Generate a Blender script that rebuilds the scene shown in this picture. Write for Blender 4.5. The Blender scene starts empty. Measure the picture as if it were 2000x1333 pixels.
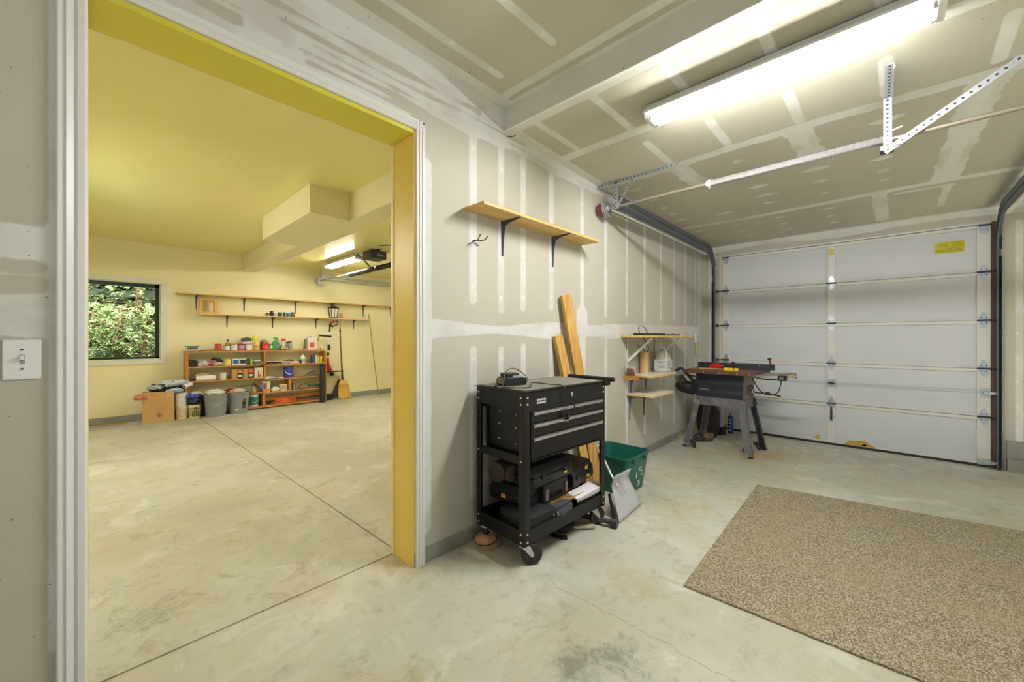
import bpy, math, random
import numpy as np
from mathutils import Vector, Matrix, noise as mnoise
R = math.radians
random.seed(7)
SC = bpy.context.scene
C = SC.collection

# ------------------------------------------------------------------ camera
cam_data = bpy.data.cameras.new('camera')
cam = bpy.data.objects.new('camera', cam_data)
C.objects.link(cam)
cam.location = (0.0, 0.0, 1.30)
cam.rotation_euler = (R(90), 0, math.atan2(723, 768) - R(90))
cam_data.sensor_width = 36.0
cam_data.lens = 36.0 * 768 / 2000
cam_data.shift_y = -6.5 / 2000
cam_data.clip_start = 0.05
cam_data.clip_end = 200
SC.camera = cam

# ------------------------------------------------------------------ world, sun, exposure
W = bpy.data.worlds.new('daylight')
SC.world = W
W.use_nodes = True
W.node_tree.nodes['Background'].inputs[0].default_value = (1.0, 0.99, 0.965, 1)
W.node_tree.nodes['Background'].inputs[1].default_value = 0.20
sun_d = bpy.data.lights.new('sun', 'SUN')
sun = bpy.data.objects.new('sun', sun_d)
C.objects.link(sun)
sun_d.energy = 10.0
sun_d.angle = R(0.6)
sun_d.color = (1.0, 0.96, 0.88)
sun.rotation_euler = Vector((0.12, 0.36, -0.93)).to_track_quat('-Z', 'Y').to_euler()
SC.view_settings.view_transform = 'Standard'
SC.view_settings.look = 'None'
SC.view_settings.gamma = 1
SC.view_settings.use_curve_mapping = False
SC.view_settings.exposure = 0.76

TUBE_STRENGTH = 105.0

# ------------------------------------------------------------------ materials
def s2l(c):
    return tuple((v / 12.92 if v <= .04045 else ((v + .055) / 1.055) ** 2.4) for v in (x / 255 for x in c)) + (1,)

class NT:
    def __init__(self, m):
        self.t = m.node_tree
    def n(self, typ, **kw):
        nd = self.t.nodes.new(typ)
        for k, v in kw.items():
            if k.startswith('_'):
                setattr(nd, k[1:], v)
            else:
                key = int(k[1:]) if k[0] == 'i' and k[1:].isdigit() else k
                s = nd.inputs[key]
                if isinstance(v, bpy.types.NodeSocket):
                    self.t.links.new(v, s)
                else:
                    s.default_value = v
        return nd
    def link(self, a, b):
        self.t.links.new(a, b)
    def math(self, op, a, b=None, clamp=False):
        nd = self.n('ShaderNodeMath', _operation=op, i0=a)
        if b is not None:
            if isinstance(b, bpy.types.NodeSocket): self.link(b, nd.inputs[1])
            else: nd.inputs[1].default_value = b
        nd.use_clamp = clamp
        return nd.outputs[0]
    def mix(self, f, a, b):
        nd = self.n('ShaderNodeMix', _data_type='RGBA')
        for s, v in ((nd.inputs[0], f), (nd.inputs[6], a), (nd.inputs[7], b)):
            if isinstance(v, bpy.types.NodeSocket): self.link(v, s)
            else: s.default_value = v
        return nd.outputs[2]
    def noise(self, vec, scale, detail=3, rough=.55, dist=0):
        nd = self.n('ShaderNodeTexNoise', Scale=scale, Detail=detail, Roughness=rough, Distortion=dist)
        self.link(vec, nd.inputs['Vector'])
        return nd.outputs['Fac']
    def step(self, v, lo, hi):
        nd = self.n('ShaderNodeMapRange', _interpolation_type='SMOOTHSTEP')
        nd.inputs[1].default_value = lo; nd.inputs[2].default_value = hi
        self.link(v, nd.inputs[0])
        return nd.outputs[0]
    def attr(self, name):
        return self.n('ShaderNodeAttribute', _attribute_name=name).outputs['Fac']
    def coord(self, scale=None, loc=None):
        o = self.n('ShaderNodeTexCoord').outputs['Object']
        if scale or loc:
            mp = self.n('ShaderNodeMapping')
            self.link(o, mp.inputs[0])
            if scale: mp.inputs['Scale'].default_value = scale
            if loc: mp.inputs['Location'].default_value = loc
            o = mp.outputs[0]
        return o

MATS = {}
def base(name):
    m = bpy.data.materials.new(name)
    m.use_nodes = True
    b = m.node_tree.nodes['Principled BSDF']
    MATS[name] = m
    return m, NT(m), b

def M(name, col, rough=.5, metal=0.0, var=.12, vscale=8.0, bump=0.0, bscale=60.0, spec=.5, emit=0, trans=0, alpha=1, coat=0):
    """paint / plastic / metal with a little procedural variation"""
    if name in MATS: return MATS[name]
    m, t, b = base(name)
    c = s2l(col)
    v = t.coord()
    n = t.noise(v, vscale, 4)
    dark = tuple(x * (1 - var) for x in c[:3]) + (1,)
    lite = tuple(min(1, x * (1 + var)) for x in c[:3]) + (1,)
    t.link(t.mix(n, dark, lite), b.inputs['Base Color'])
    b.inputs['Roughness'].default_value = rough
    b.inputs['Metallic'].default_value = metal
    b.inputs['Specular IOR Level'].default_value = spec
    b.inputs['Coat Weight'].default_value = coat
    if trans: b.inputs['Transmission Weight'].default_value = trans
    if alpha < 1: b.inputs['Alpha'].default_value = alpha
    if emit:
        b.inputs['Emission Color'].default_value = c
        b.inputs['Emission Strength'].default_value = emit
    if bump:
        bn = t.n('ShaderNodeBump', Strength=bump, Distance=.004)
        t.link(t.noise(v, bscale, 3), bn.inputs['Height'])
        t.link(bn.outputs[0], b.inputs['Normal'])
    return m

def wood(name, c1, c2, rough=.55, axis='x', scale=1.0):
    if name in MATS: return MATS[name]
    m, t, b = base(name)
    sc = {'x': (1.2, 14, 14), 'y': (14, 1.2, 14), 'z': (14, 14, 1.2)}[axis]
    v = t.coord(tuple(s * scale for s in sc))
    n = t.noise(v, 2.2, 5, .6, .6)
    n2 = t.noise(v, 14, 3, .6)
    c = t.mix(t.step(n, .32, .68), s2l(c1), s2l(c2))
    c = t.mix(t.math('MULTIPLY', t.step(n2, .5, .75), .25), c, tuple(x * .55 for x in s2l(c1)[:3]) + (1,))
    t.link(c, b.inputs['Base Color'])
    b.inputs['Roughness'].default_value = rough
    return m

# gypsum board: tan paper with lighter joint compound where the attribute "mud" is positive
def drywall(name, paper, mud, speck=.5):
    m, t, b = base(name)
    v = t.coord()
    mu = t.attr('mud')
    rag = t.attr('rag')
    n = t.math('SUBTRACT', t.noise(v, 6, 6, .65, .4), .5)
    n2 = t.math('SUBTRACT', t.noise(v, 34, 4, .7), .5)
    n = t.math('ADD', n, t.math('MULTIPLY', n2, .35))
    d = t.math('ADD', mu, t.math('MULTIPLY', n, rag))
    f = t.step(d, -.004, .006)
    # thin skim near edges lets some paper through
    thin = t.math('MULTIPLY', t.step(t.noise(v, 3.2, 3), .42, .66), .45)
    thin = t.math('SUBTRACT', 1.0, thin)
    f2 = t.math('MULTIPLY', f, t.math('MAXIMUM', thin, t.step(d, .02, .06)))
    sp = t.step(t.attr('spot'), -.003, .003)
    big = t.noise(v, .9, 3)
    pc = t.mix(t.step(big, .3, .7), s2l(paper), tuple(x * .90 for x in s2l(paper)[:3]) + (1,))
    fine = t.noise(v, 120, 2, .8)
    pc = t.mix(t.math('MULTIPLY', t.step(fine, .60, .72), speck), pc, s2l((150, 136, 104)))
    mc = t.mix(t.noise(v, 9, 4), tuple(x * .93 for x in s2l(mud)[:3]) + (1,), s2l(mud))
    col = t.mix(t.math('MAXIMUM', f2, sp), pc, mc)
    col = t.mix(t.math('MULTIPLY', sp, .6), col, s2l((238, 238, 234)))
    pin = t.step(t.noise(v, 90, 1, .4), .785, .795)
    col = t.mix(t.math('MULTIPLY', pin, .8), col, s2l((62, 54, 44)))
    t.link(col, b.inputs['Base Color'])
    b.inputs['Roughness'].default_value = .75
    bn = t.n('ShaderNodeBump', Strength=.35, Distance=.003)
    t.link(t.math('ADD', f, t.math('MULTIPLY', fine, .4)), bn.inputs['Height'])
    t.link(bn.outputs[0], b.inputs['Normal'])
    return m
DW = drywall('gypsum_wall', (196, 193, 178), (226, 226, 222), .35)
DWC = drywall('gypsum_ceiling', (194, 190, 173), (224, 224, 218), .3)

def painted(name, col, col2, rough=.45, bump=.15):
    m, t, b = base(name)
    v = t.coord()
    n = t.noise(v, .8, 3)
    c = t.mix(t.step(n, .3, .7), s2l(col), s2l(col2))
    sc = t.step(t.noise(t.coord((3, 14, 9)), 5, 2, .5), .80, .82)
    c = t.mix(t.math('MULTIPLY', sc, .35), c, s2l((245, 235, 190)))
    t.link(c, b.inputs['Base Color'])
    b.inputs['Roughness'].default_value = rough
    bn = t.n('ShaderNodeBump', Strength=bump, Distance=.002)
    t.link(t.noise(v, 90, 3), bn.inputs['Height'])
    t.link(bn.outputs[0], b.inputs['Normal'])
    return m
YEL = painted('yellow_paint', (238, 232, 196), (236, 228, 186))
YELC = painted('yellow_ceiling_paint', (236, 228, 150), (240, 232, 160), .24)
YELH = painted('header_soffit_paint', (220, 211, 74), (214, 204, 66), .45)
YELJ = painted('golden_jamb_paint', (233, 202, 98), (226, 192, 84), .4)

def concrete():
    m, t, b = base('stained_concrete')
    v = t.coord()
    n1 = t.noise(v, .75, 6, .62, .5)
    n2 = t.noise(v, 2.3, 7, .68, .8)
    n3 = t.noise(v, 11, 6, .72)
    n4 = t.noise(t.coord(None, (7, 3, 1)), 1.5, 6, .7, .6)
    c = t.mix(t.step(n1, .35, .65), s2l((200, 200, 186)), s2l((178, 178, 160)))
    c = t.mix(t.math('MULTIPLY', t.step(n2, .47, .70), .6), c, s2l((192, 178, 140)))
    c = t.mix(t.math('MULTIPLY', t.step(n4, .52, .74), .8), c, s2l((216, 216, 206)))
    c = t.mix(t.math('MULTIPLY', t.step(n3, .52, .78), .65), c, s2l((142, 138, 116)))
    n5 = t.noise(t.coord(None, (2, 9, 4)), 4.6, 8, .78, .9)
    c = t.mix(t.math('MULTIPLY', t.step(n5, .54, .66), .55), c, s2l((152, 144, 112)))
    c = t.mix(t.math('MULTIPLY', t.step(t.noise(t.coord(None, (8, 2, 4)), 3.1, 8, .75, .9), .56, .68), .6), c, s2l((222, 222, 214)))
    st = t.attr('stain')
    k = t.math('ADD', t.math('MULTIPLY', st, .75), t.math('MULTIPLY', t.math('SUBTRACT', t.noise(v, 16, 8, .78, .6), .5), 3.2))
    c = t.mix(t.math('MULTIPLY', t.math('MULTIPLY', t.step(k, .3, 1.3), t.step(st, .12, .6)), .75), c, s2l((112, 111, 102)))
    rs = t.attr('rust')
    k2 = t.math('ADD', rs, t.math('MULTIPLY', t.math('SUBTRACT', t.noise(v, 12, 8, .78, .5), .5), 2.6))
    c = t.mix(t.math('MULTIPLY', t.math('MULTIPLY', t.step(k2, .3, 1.1), t.step(rs, .05, .5)), .5), c, s2l((176, 154, 104)))
    spk = t.step(t.noise(v, 60, 2, .6), .74, .77)
    c = t.mix(t.math('MULTIPLY', spk, .5), c, s2l((88, 80, 62)))
    # hairline crack running towards the camera
    sx = t.n('ShaderNodeSeparateXYZ'); t.link(v, sx.inputs[0])
    wob = t.math('MULTIPLY', t.math('SUBTRACT', t.noise(t.coord((0, 1, 0)), 3.2, 7, .7), .5), .16)
    dx = t.math('ABSOLUTE', t.math('SUBTRACT', t.math('ADD', sx.outputs[0], wob), 1.66))
    line = t.math('SUBTRACT', 1.0, t.step(dx, .0008, .0022))
    inr = t.math('MULTIPLY', t.step(sx.outputs[1], .1, .2), t.math('SUBTRACT', 1.0, t.step(sx.outputs[1], 1.3, 1.36)))
    c = t.mix(t.math('MULTIPLY', t.math('MULTIPLY', line, inr), .75), c, s2l((112, 92, 62)))
    t.link(c, b.inputs['Base Color'])
    rr = t.n('ShaderNodeMapRange'); t.link(n2, rr.inputs[0]); rr.inputs[3].default_value = .34; rr.inputs[4].default_value = .62
    t.link(rr.outputs[0], b.inputs['Roughness'])
    bn = t.n('ShaderNodeBump', Strength=.25, Distance=.003)
    t.link(t.math('ADD', n3, t.math('MULTIPLY', n2, .6)), bn.inputs['Height'])
    t.link(bn.outputs[0], b.inputs['Normal'])
    return m
CONC = concrete()
CURB = M('rough_curb_concrete', (150, 147, 138), .85, var=.35, vscale=7, bump=.6, bscale=40)
WHITE = M('white_trim_paint', (232, 232, 230), .35, var=.03)
BLACK = M('black_powder_coat', (17, 17, 20), .34, var=.15, spec=.35)
BLACKP = M('black_plastic', (22, 23, 26), .5, var=.2)
RUBBER = M('black_rubber', (26, 25, 25), .75, var=.2)
CHROME = M('brushed_aluminium', (214, 214, 216), .28, 1.0, var=.06)
GALV = M('galvanized_steel', (190, 198, 208), .38, .85, var=.16, vscale=22)
TRACK = M('track_steel', (112, 117, 128), .42, .75, var=.2, vscale=9)
DARKSTEEL = M('dark_steel', (74, 72, 76), .45, .7, var=.2)
RUSTY = M('rusty_steel', (112, 84, 66), .7, .3, var=.35, vscale=20)
PINE = wood('pine_board', (204, 166, 92), (226, 192, 122), axis='x')
PINEZ = wood('pine_stud', (186, 140, 66), (222, 178, 98), axis='z')
OAK = wood('stained_shelf_wood', (176, 118, 52), (196, 140, 70), axis='x')
OAKZ = wood('stained_upright_wood', (168, 110, 48), (190, 134, 66), axis='z')

# ------------------------------------------------------------------ mesh building
class MB:
    """collects shapes, builds ONE mesh object"""
    def __init__(self):
        self.v = []; self.f = []; self.m = []; self.mats = []; self.cut = []
        self.X = Matrix.Identity(4)
    def mi(self, mat):
        if mat not in self.mats: self.mats.append(mat)
        return self.mats.index(mat)
    def add(self, vs, fs, mat):
        k = len(self.v); i = self.mi(mat); self.cut.append((k, len(self.f)))
        self.v += [tuple(self.X @ Vector(p)) for p in vs]
        self.f += [[a + k for a in f] for f in fs]
        self.m += [i] * len(fs)
        return self
    def box(self, x0, y0, z0, x1, y1, z1, mat, M4=None):
        vs = [(x0, y0, z0), (x1, y0, z0), (x1, y1, z0), (x0, y1, z0), (x0, y0, z1), (x1, y0, z1), (x1, y1, z1), (x0, y1, z1)]
        if M4 is not None: vs = [tuple(M4 @ Vector(p)) for p in vs]
        return self.add(vs, [[0, 3, 2, 1], [4, 5, 6, 7], [0, 1, 5, 4], [1, 2, 6, 5], [2, 3, 7, 6], [3, 0, 4, 7]], mat)
    def bar(self, p0, p1, w, h, mat, up=(0, 0, 1)):
        p0 = Vector(p0); p1 = Vector(p1); d = (p1 - p0).normalized(); up = Vector(up)
        s = d.cross(up)
        if s.length < 1e-4: s = d.cross(Vector((1, 0, 0)))
        s.normalize(); u = s.cross(d)
        vs = []
        for p in (p0, p1):
            for a, b in ((-1, -1), (1, -1), (1, 1), (-1, 1)):
                vs.append(tuple(p + s * a * w / 2 + u * b * h / 2))
        return self.add(vs, [[0, 1, 2, 3], [7, 6, 5, 4], [0, 4, 5, 1], [1, 5, 6, 2], [2, 6, 7, 3], [3, 7, 4, 0]], mat)
    def rings(self, rings, mat, cap=True, closed=False):
        n = len(rings[0]); vs = [p for r in rings for p in r]; fs = []
        m = len(rings)
        for i in range(m if closed else m - 1):
            j = (i + 1) % m
            for k in range(n):
                l = (k + 1) % n
                fs.append([i * n + k, i * n + l, j * n + l, j * n + k])
        if cap and not closed:
            fs.append(list(range(n))[::-1]); fs.append([(m - 1) * n + k for k in range(n)])
        return self.add(vs, fs, mat)
    def tube(self, pts, r, mat, n=8, cap=True):
        pts = [Vector(p) for p in pts]; rs = r if isinstance(r, (list, tuple)) else [r] * len(pts)
        rings = []; prev = None
        for i, p in enumerate(pts):
            d = (pts[min(i + 1, len(pts) - 1)] - pts[max(i - 1, 0)]).normalized()
            if prev is None:
                s = d.cross(Vector((0, 0, 1)))
                if s.length < 1e-3: s = d.cross(Vector((1, 0, 0)))
            else:
                s = prev - d * prev.dot(d)
                if s.length < 1e-5: s = d.cross(Vector((0, 0, 1)))
            s.normalize(); prev = s; u = s.cross(d)
            rings.append([tuple(p + (s * math.cos(2 * math.pi * k / n) + u * math.sin(2 * math.pi * k / n)) * rs[i]) for k in range(n)])
        return self.rings(rings, mat, cap)
    def cyl(self, p0, p1, r0, mat, r1=None, n=20):
        return self.tube([p0, p1], [r0, r0 if r1 is None else r1], mat, n)
    def lathe(self, prof, mat, c=(0, 0, 0), n=24, cap=True, axis='z'):
        rings = []
        for r, z in prof:
            ring = []
            for k in range(n):
                a = 2 * math.pi * k / n
                p = (r * math.cos(a), r * math.sin(a), z)
                if axis == 'x': p = (z, p[0], p[1])
                if axis == 'y': p = (p[0], z, p[1])
                ring.append((p[0] + c[0], p[1] + c[1], p[2] + c[2]))
            rings.append(ring)
        return self.rings(rings, mat, cap)
    def prism(self, poly, axis, a, b, mat):
        """polygon in the plane across axis, pushed from a to b"""
        def P(q, t):
            return {'x': (t, q[0], q[1]), 'y': (q[0], t, q[1]), 'z': (q[0], q[1], t)}[axis]
        n = len(poly)
        vs = [P(q, a) for q in poly] + [P(q, b) for q in poly]
        fs = [[k, (k + 1) % n, n + (k + 1) % n, n + k] for k in range(n)]
        fs += [list(range(n))[::-1], [n + k for k in range(n)]]
        return self.add(vs, fs, mat)
    def rbox(self, x0, y0, z0, x1, y1, z1, mat, r=.01, s=3):
        """box with rounded vertical edges"""
        pts = []
        for cx, cy, a0 in ((x1 - r, y1 - r, 0), (x0 + r, y1 - r, 90), (x0 + r, y0 + r, 180), (x1 - r, y0 + r, 270)):
            for k in range(s + 1):
                a = R(a0 + 90 * k / s)
                pts.append((cx + r * math.cos(a), cy + r * math.sin(a)))
        return self.prism(pts, 'z', z0, z1, mat)
    def blob(self, c, rx, ry, rz, mat, amp=.25, freq=6, seed=0, sub=3, flat=True, crease=False):
        """crumpled lump"""
        n1, n2 = 5 * sub, 8 * sub
        vs = []; fs = []
        for i in range(n1 + 1):
            th = math.pi * i / n1
            for k in range(n2):
                ph = 2 * math.pi * k / n2
                d = Vector((math.sin(th) * math.cos(ph), math.sin(th) * math.sin(ph), math.cos(th)))
                q = d * freq * .35 + Vector((seed * 3.1, seed * 1.7, 0))
                w = mnoise.noise(q * 1.0) + .6 * (abs(mnoise.noise(q * 2.3)) * 2 - .5 if crease else mnoise.noise(q * 2.3))
                f = 1 + amp * w
                z = d.z * rz * f
                if flat and z < -rz * .8: z = -rz * .8
                vs.append((c[0] + d.x * rx * f, c[1] + d.y * ry * f, c[2] + z))
        for i in range(n1):
            for k in range(n2):
                l = (k + 1) % n2
                fs.append([i * n2 + k, (i + 1) * n2 + k, (i + 1) * n2 + l, i * n2 + l])
        return self.add(vs, fs, mat)
    def build_each(self, name, parent=None, **kw):
        """every added shape becomes an object of its own"""
        cuts = self.cut + [(len(self.v), len(self.f))]
        out = []
        for (v0, f0), (v1, f1) in zip(cuts[:-1], cuts[1:]):
            q = MB(); q.mats = self.mats
            q.v = self.v[v0:v1]; q.f = [[a - v0 for a in f] for f in self.f[f0:f1]]; q.m = self.m[f0:f1]
            out.append(q.build(name, parent, **kw))
        return out
    def build(self, name, parent=None, bevel=0, smooth=35, rot=None):
        off = Vector(parent['_o']) if parent is not None and '_o' in parent.keys() else Vector((0, 0, 0))
        me = bpy.data.meshes.new(name)
        me.from_pydata([tuple(Vector(p) - off) for p in self.v], [], self.f)
        for mt in self.mats: me.materials.append(mt)
        me.polygons.foreach_set('material_index', self.m)
        if smooth:
            me.polygons.foreach_set('use_smooth', [True] * len(me.polygons))
            me.set_sharp_from_angle(angle=R(smooth))
        me.update()
        o = bpy.data.objects.new(name, me)
        C.objects.link(o)
        if parent is not None:
            o.parent = parent
            o['_o'] = tuple(off)
        if bevel:
            b = o.modifiers.new('bevel', 'BEVEL'); b.width = bevel; b.segments = 2; b.limit_method = 'ANGLE'; b.angle_limit = R(40)
            b.harden_normals = False
        return o

def tag(o, label, cat, group=None, kind=None):
    o['label'] = label; o['category'] = cat
    if group: o['group'] = group
    if kind: o['kind'] = kind
    return o
def thing(name, loc, label, cat, group=None, rz=0):
    """Empty at the base; parts authored in world coordinates unless local=True"""
    o = bpy.data.objects.new(name, None)
    C.objects.link(o)
    o.location = loc
    o.rotation_euler = (0, 0, rz)
    o.empty_display_size = .05
    o['_o'] = (0.0, 0.0, 0.0) if rz else tuple(loc)
    return tag(o, label, cat, group)
def struct(o):
    o['kind'] = 'structure'
    return o
def text_part(s, name, size, mat, parent, loc, rot, extrude=.0006, align='CENTER', sx=1.0, local=False):
    cu = bpy.data.curves.new(name, 'FONT')
    cu.body = s; cu.size = size; cu.extrude = extrude; cu.align_x = align; cu.align_y = 'CENTER'; cu.resolution_u = 2
    tmp = bpy.data.objects.new(name + '_tmp', cu)
    C.objects.link(tmp)
    bpy.context.view_layer.update()
    me = bpy.data.meshes.new_from_object(tmp)
    bpy.data.objects.remove(tmp)
    me.materials.clear(); me.materials.append(mat)
    o = bpy.data.objects.new(name, me)
    C.objects.link(o)
    off = Vector(parent['_o']) if '_o' in parent.keys() else Vector()
    o.parent = parent
    o.location = Vector(loc) - off
    o.rotation_euler = rot
    o.scale = (sx, 1, 1)
    return o

# ------------------------------------------------------------------ joint compound fields
def seg(x, y, ax, ay, bx, by, w):
    dx, dy = bx - ax, by - ay
    L = dx * dx + dy * dy + 1e-12
    t = np.clip(((x - ax) * dx + (y - ay) * dy) / L, 0, 1)
    return w - np.hypot(x - ax - t * dx, y - ay - t * dy)
def rect(x, y, x0, y0, x1, y1):
    return np.minimum(np.minimum(x - x0, x1 - x), np.minimum(y - y0, y1 - y))
def field(parts, x, y):
    """parts: list of (sdf, rag) -> combined sdf and raggedness of the winning part"""
    best = np.full(x.shape, -1.0); rag = np.full(x.shape, .01)
    for d, r in parts:
        w = d > best
        best = np.where(w, d, best); rag = np.where(w, r, rag)
    return best, rag

def board(name, O, U, V, us, vs, fn, mat, hole=None, back=None, thick=.015):
    """a gypsum sheet: dense grid with the fields mud / rag / spot; O + u*U + v*V"""
    us = np.array(us); vs = np.array(vs)
    gu, gv = np.meshgrid(us, vs, indexing='ij')
    O = np.array(O, float); U = np.array(U, float); V = np.array(V, float)
    co = O + gu[..., None] * U + gv[..., None] * V
    nu, nv = len(us), len(vs)
    idx = np.arange(nu * nv).reshape(nu, nv)
    a = idx[:-1, :-1]; b_ = idx[1:, :-1]; c_ = idx[1:, 1:]; d_ = idx[:-1, 1:]
    F = np.stack([a, b_, c_, d_], -1).reshape(-1, 4)
    if hole:
        cu = ((us[:-1] + us[1:]) / 2)[:, None] + 0 * vs[None, :-1]
        cv = ((vs[:-1] + vs[1:]) / 2)[None, :] + 0 * us[:-1, None]
        keep = ~((cu > hole[0]) & (cu < hole[2]) & (cv > hole[1]) & (cv < hole[3]))
        F = F[keep.reshape(-1)]
    me = bpy.data.meshes.new(name)
    me.from_pydata(co.reshape(-1, 3).tolist(), [], F.tolist())
    mud, rag, spot = fn(gu.reshape(-1), gv.reshape(-1))
    for nm, arr in (('mud', mud), ('rag', rag), ('spot', spot)):
        at = me.attributes.new(nm, 'FLOAT', 'POINT')
        at.data.foreach_set('value', np.ascontiguousarray(arr, dtype=np.float32))
    me.materials.append(mat)
    me.update()
    o = bpy.data.objects.new(name, me)
    C.objects.link(o)
    return struct(o)
def lin(a, b, step, extra=()):
    v = list(np.arange(a, b, step)) + [b] + [e for e in extra if a < e < b]
    v = sorted(set(round(float(t), 4) for t in v))
    out = [v[0]]
    for t in v[1:]:
        if t - out[-1] > 1e-3 or t in extra or t == v[-1]: out.append(t)
    return out

# =================================================================== THE SETTING
YW = 1.925            # face of the dividing wall
YB = 2.14             # its back, in the yellow bay
XD = 6.13             # garage-door wall
YF = 8.50             # far wall of the yellow bay
def ceil_z(x): return 2.75 - .036 * (x - 1.96)
rnd = random.Random(3)

# ---- dividing wall, garage side
studs = [-1.2, -.79, -.12, 1.275, 1.678, 1.936, 2.166, 2.505, 2.947, 3.353, 3.778, 4.20, 4.631, 5.04, 5.436, 5.84]
def mud_left(x, z):
    L = []; S = [np.full(x.shape, -1.0)]
    tz = 1.352 + .010 * np.clip(x - 2, 0, 4)
    w = .052 + .012 * np.sin(x * 2.6) + .012 * np.sin(x * 5.3 + 1)
    L.append((w - np.abs(z - tz), .02))
    L.append((w * .9 + .004 - np.abs(z - 1.386) - 10 * (x > 0), .02))
    L.append((.055 - np.abs(z - 1.594) - 10 * (x > 0), .025))
    L.append((.006 - np.abs(z - 1.498) - 10 * (x > 0), .02))
    for i, s in enumerate(studs):
        if s in (-.12,):
            L.append((seg(x, z, -.092, .3, -.092, 2.8, .011), .004))
        elif 1.5 < s < 6:
            lo = 1.52 + .03 * math.sin(i * 2.1)
            ww = .030 if s > 1.8 else .034
            L.append((seg(x, z, s, lo, s, 2.62, ww), .004))
            L.append((seg(x, z, s, .25 + .08 * math.sin(i * 1.7), s, 1.24 + .03 * math.sin(i), ww * .95), .006))
            for k in range(4):
                S.append(.016 - np.hypot(x - s - .004 * math.sin(k + i), (z - lo - .08 - k * .30) * .8))
            for k in range(3):
                S.append(.014 - np.hypot(x - s, (z - 1.16 + k * .34) * .8))
    # strip beside the casing
    L.append((seg(x, z, 1.31, .2, 1.31, 2.3, .045), .03))
    # butt joint
    L.append((seg(x, z, 2.947, 1.30, 2.947, .3, .055), .02))
    L.append((seg(x, z, 2.947, 1.50, 2.947, 1.42, .085), .02))
    L.append((seg(x, z, 3.35, 1.36, 6, 1.40, .07), .045))
    # bands above the header and along the ceiling corner
    top = np.where(x < 1.5, 2.885, np.where(x < 1.963, 2.885 - (x - 1.5) / .463 * .137, ceil_z(x)))
    cw = .085 + .02 * np.sin(x * 3.1)
    L.append((cw - (top - z), .03))
    L.append((np.minimum(z - 2.49, 1.22 - x), .03)); L.append((np.minimum(z - 2.62 + .02 * np.sin(x * 5), 2.6 - x), .03))
    L.append((rect(x, z, 5.93, 0, 6.2, 2.7), .002))
    d, r = field(L, x, z)
    # leftover stripes of bare paper between the coats above the header
    zz = z + .012 * np.sin(x * 2.2)
    for zs_, w_, x0_, x1_ in ((2.775 - .0, .014, .3, 1.75), (2.715, .009, .55, 2.2), (2.665, .004, -.5, 2.2), (2.625, .010, .62, 1.35), (2.615, .016, -.6, .42), (2.585, .013, .66, 1.22), (2.70, .020, -.9, .35), (2.80, .012, -1.5, .2)):
        cut = np.maximum(np.abs(zz - zs_) - w_ * (1 + .6 * np.sin(x * 9 + zs_ * 40)), np.maximum(x0_ - x, x - x1_))
        hit = cut < d
        d = np.where(hit, cut, d); r = np.where(hit, .022, r)
    return d, r, np.max(S, 0)
us = lin(-2.2, 6.13, .022, (-.09, 1.235, 1.963, 1.485))
vs = lin(.085, 2.90, .022, (2.47,))
wl = board('wall_left', (0, YW, 0), (1, 0, 0), (0, 0, 1), us, vs, mud_left, DW, hole=(-.045, 0, 1.235, 2.47))
# body of the wall and its yellow side
b = MB()
for x0, z0, x1, z1 in ((-2.2, .085, -.045, 2.9), (1.235, .085, 6.13, 2.9), (-.045, 2.47, 1.235, 2.9)):
    b.box(x0, YW + .003, z0, x1, YB, z1, YEL)
struct(b.build('wall_right', smooth=0))
b = MB()
for x0, x1 in ((-2.2, -.045), (1.235, 5.17)):
    b.box(x0, YW - .008, 0, x1, YB + .02, .085, CURB)
struct(b.build('baseboard_left', bevel=.006, smooth=0))

# ---- casing and jamb of the opening
def casing_profile(w):
    return [(0, 0), (0, -.012), (.006, -.019), (w * .30, -.016), (w * .34, -.021), (w * .62, -.012), (w * .70, -.018), (w * .92, -.018), (w, -.012), (w, 0)]
b = MB()
b.prism([(1.242 + p[0], YW + p[1]) for p in casing_profile(.062)], 'z', 0, 2.478 + .056, WHITE)
struct(b.build('trim_1', smooth=30))
b = MB()
b.prism([(-.085 + p[0], YW + p[1] * 1.15) for p in casing_profile(.069)], 'z', 0, 2.478 + .056, WHITE)
struct(b.build('trim_2', smooth=30))
b = MB()
b.prism([(YW + p[1], 2.478 + p[0]) for p in casing_profile(.056)], 'x', -.085, 1.304, WHITE)
struct(b.build('trim_3', smooth=30))
b = MB()
b.box(1.232, YW - .004, 0, 1.25, YB + .004, 2.47, YELJ)
b.box(1.226, YB - .01, 0, 1.26, YB + .02, 2.47, M('pale_yellow_trim', (240, 222, 170), .4))
struct(b.build('trim_4', bevel=.002, smooth=0))
b = MB()
b.box(-.045, YW - .004, 2.452, 1.232, YB + .004, 2.475, YELH)
b.box(-.06, YB + .004, 2.450, 1.26, YB + .012, 2.475, MATS['pale_yellow_trim'])
struct(b.build('trim_5', bevel=.002, smooth=0))
b = MB()
b.box(-.05, YW - .004, 0, -.0145, YB - .02, 2.452, M('pale_yellow_trim', (240, 222, 170), .4))
struct(b.build('trim_6', bevel=.002, smooth=0))

# ---- triangular gusset between the sloping top of the wall and the upper ceiling
GUS = M('bare_board_paper', (196, 186, 156), .8, var=.1, bump=.2)
b = MB()
b.add([(1.485, YW - .001, 2.872), (1.963, YW - .001, 2.748), (1.963, YW + .05, 2.91), (1.485, YW + .0, 2.91)], [[0, 1, 2], [0, 2, 3]], GUS)
struct(b.build('trim_7', smooth=0))

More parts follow.
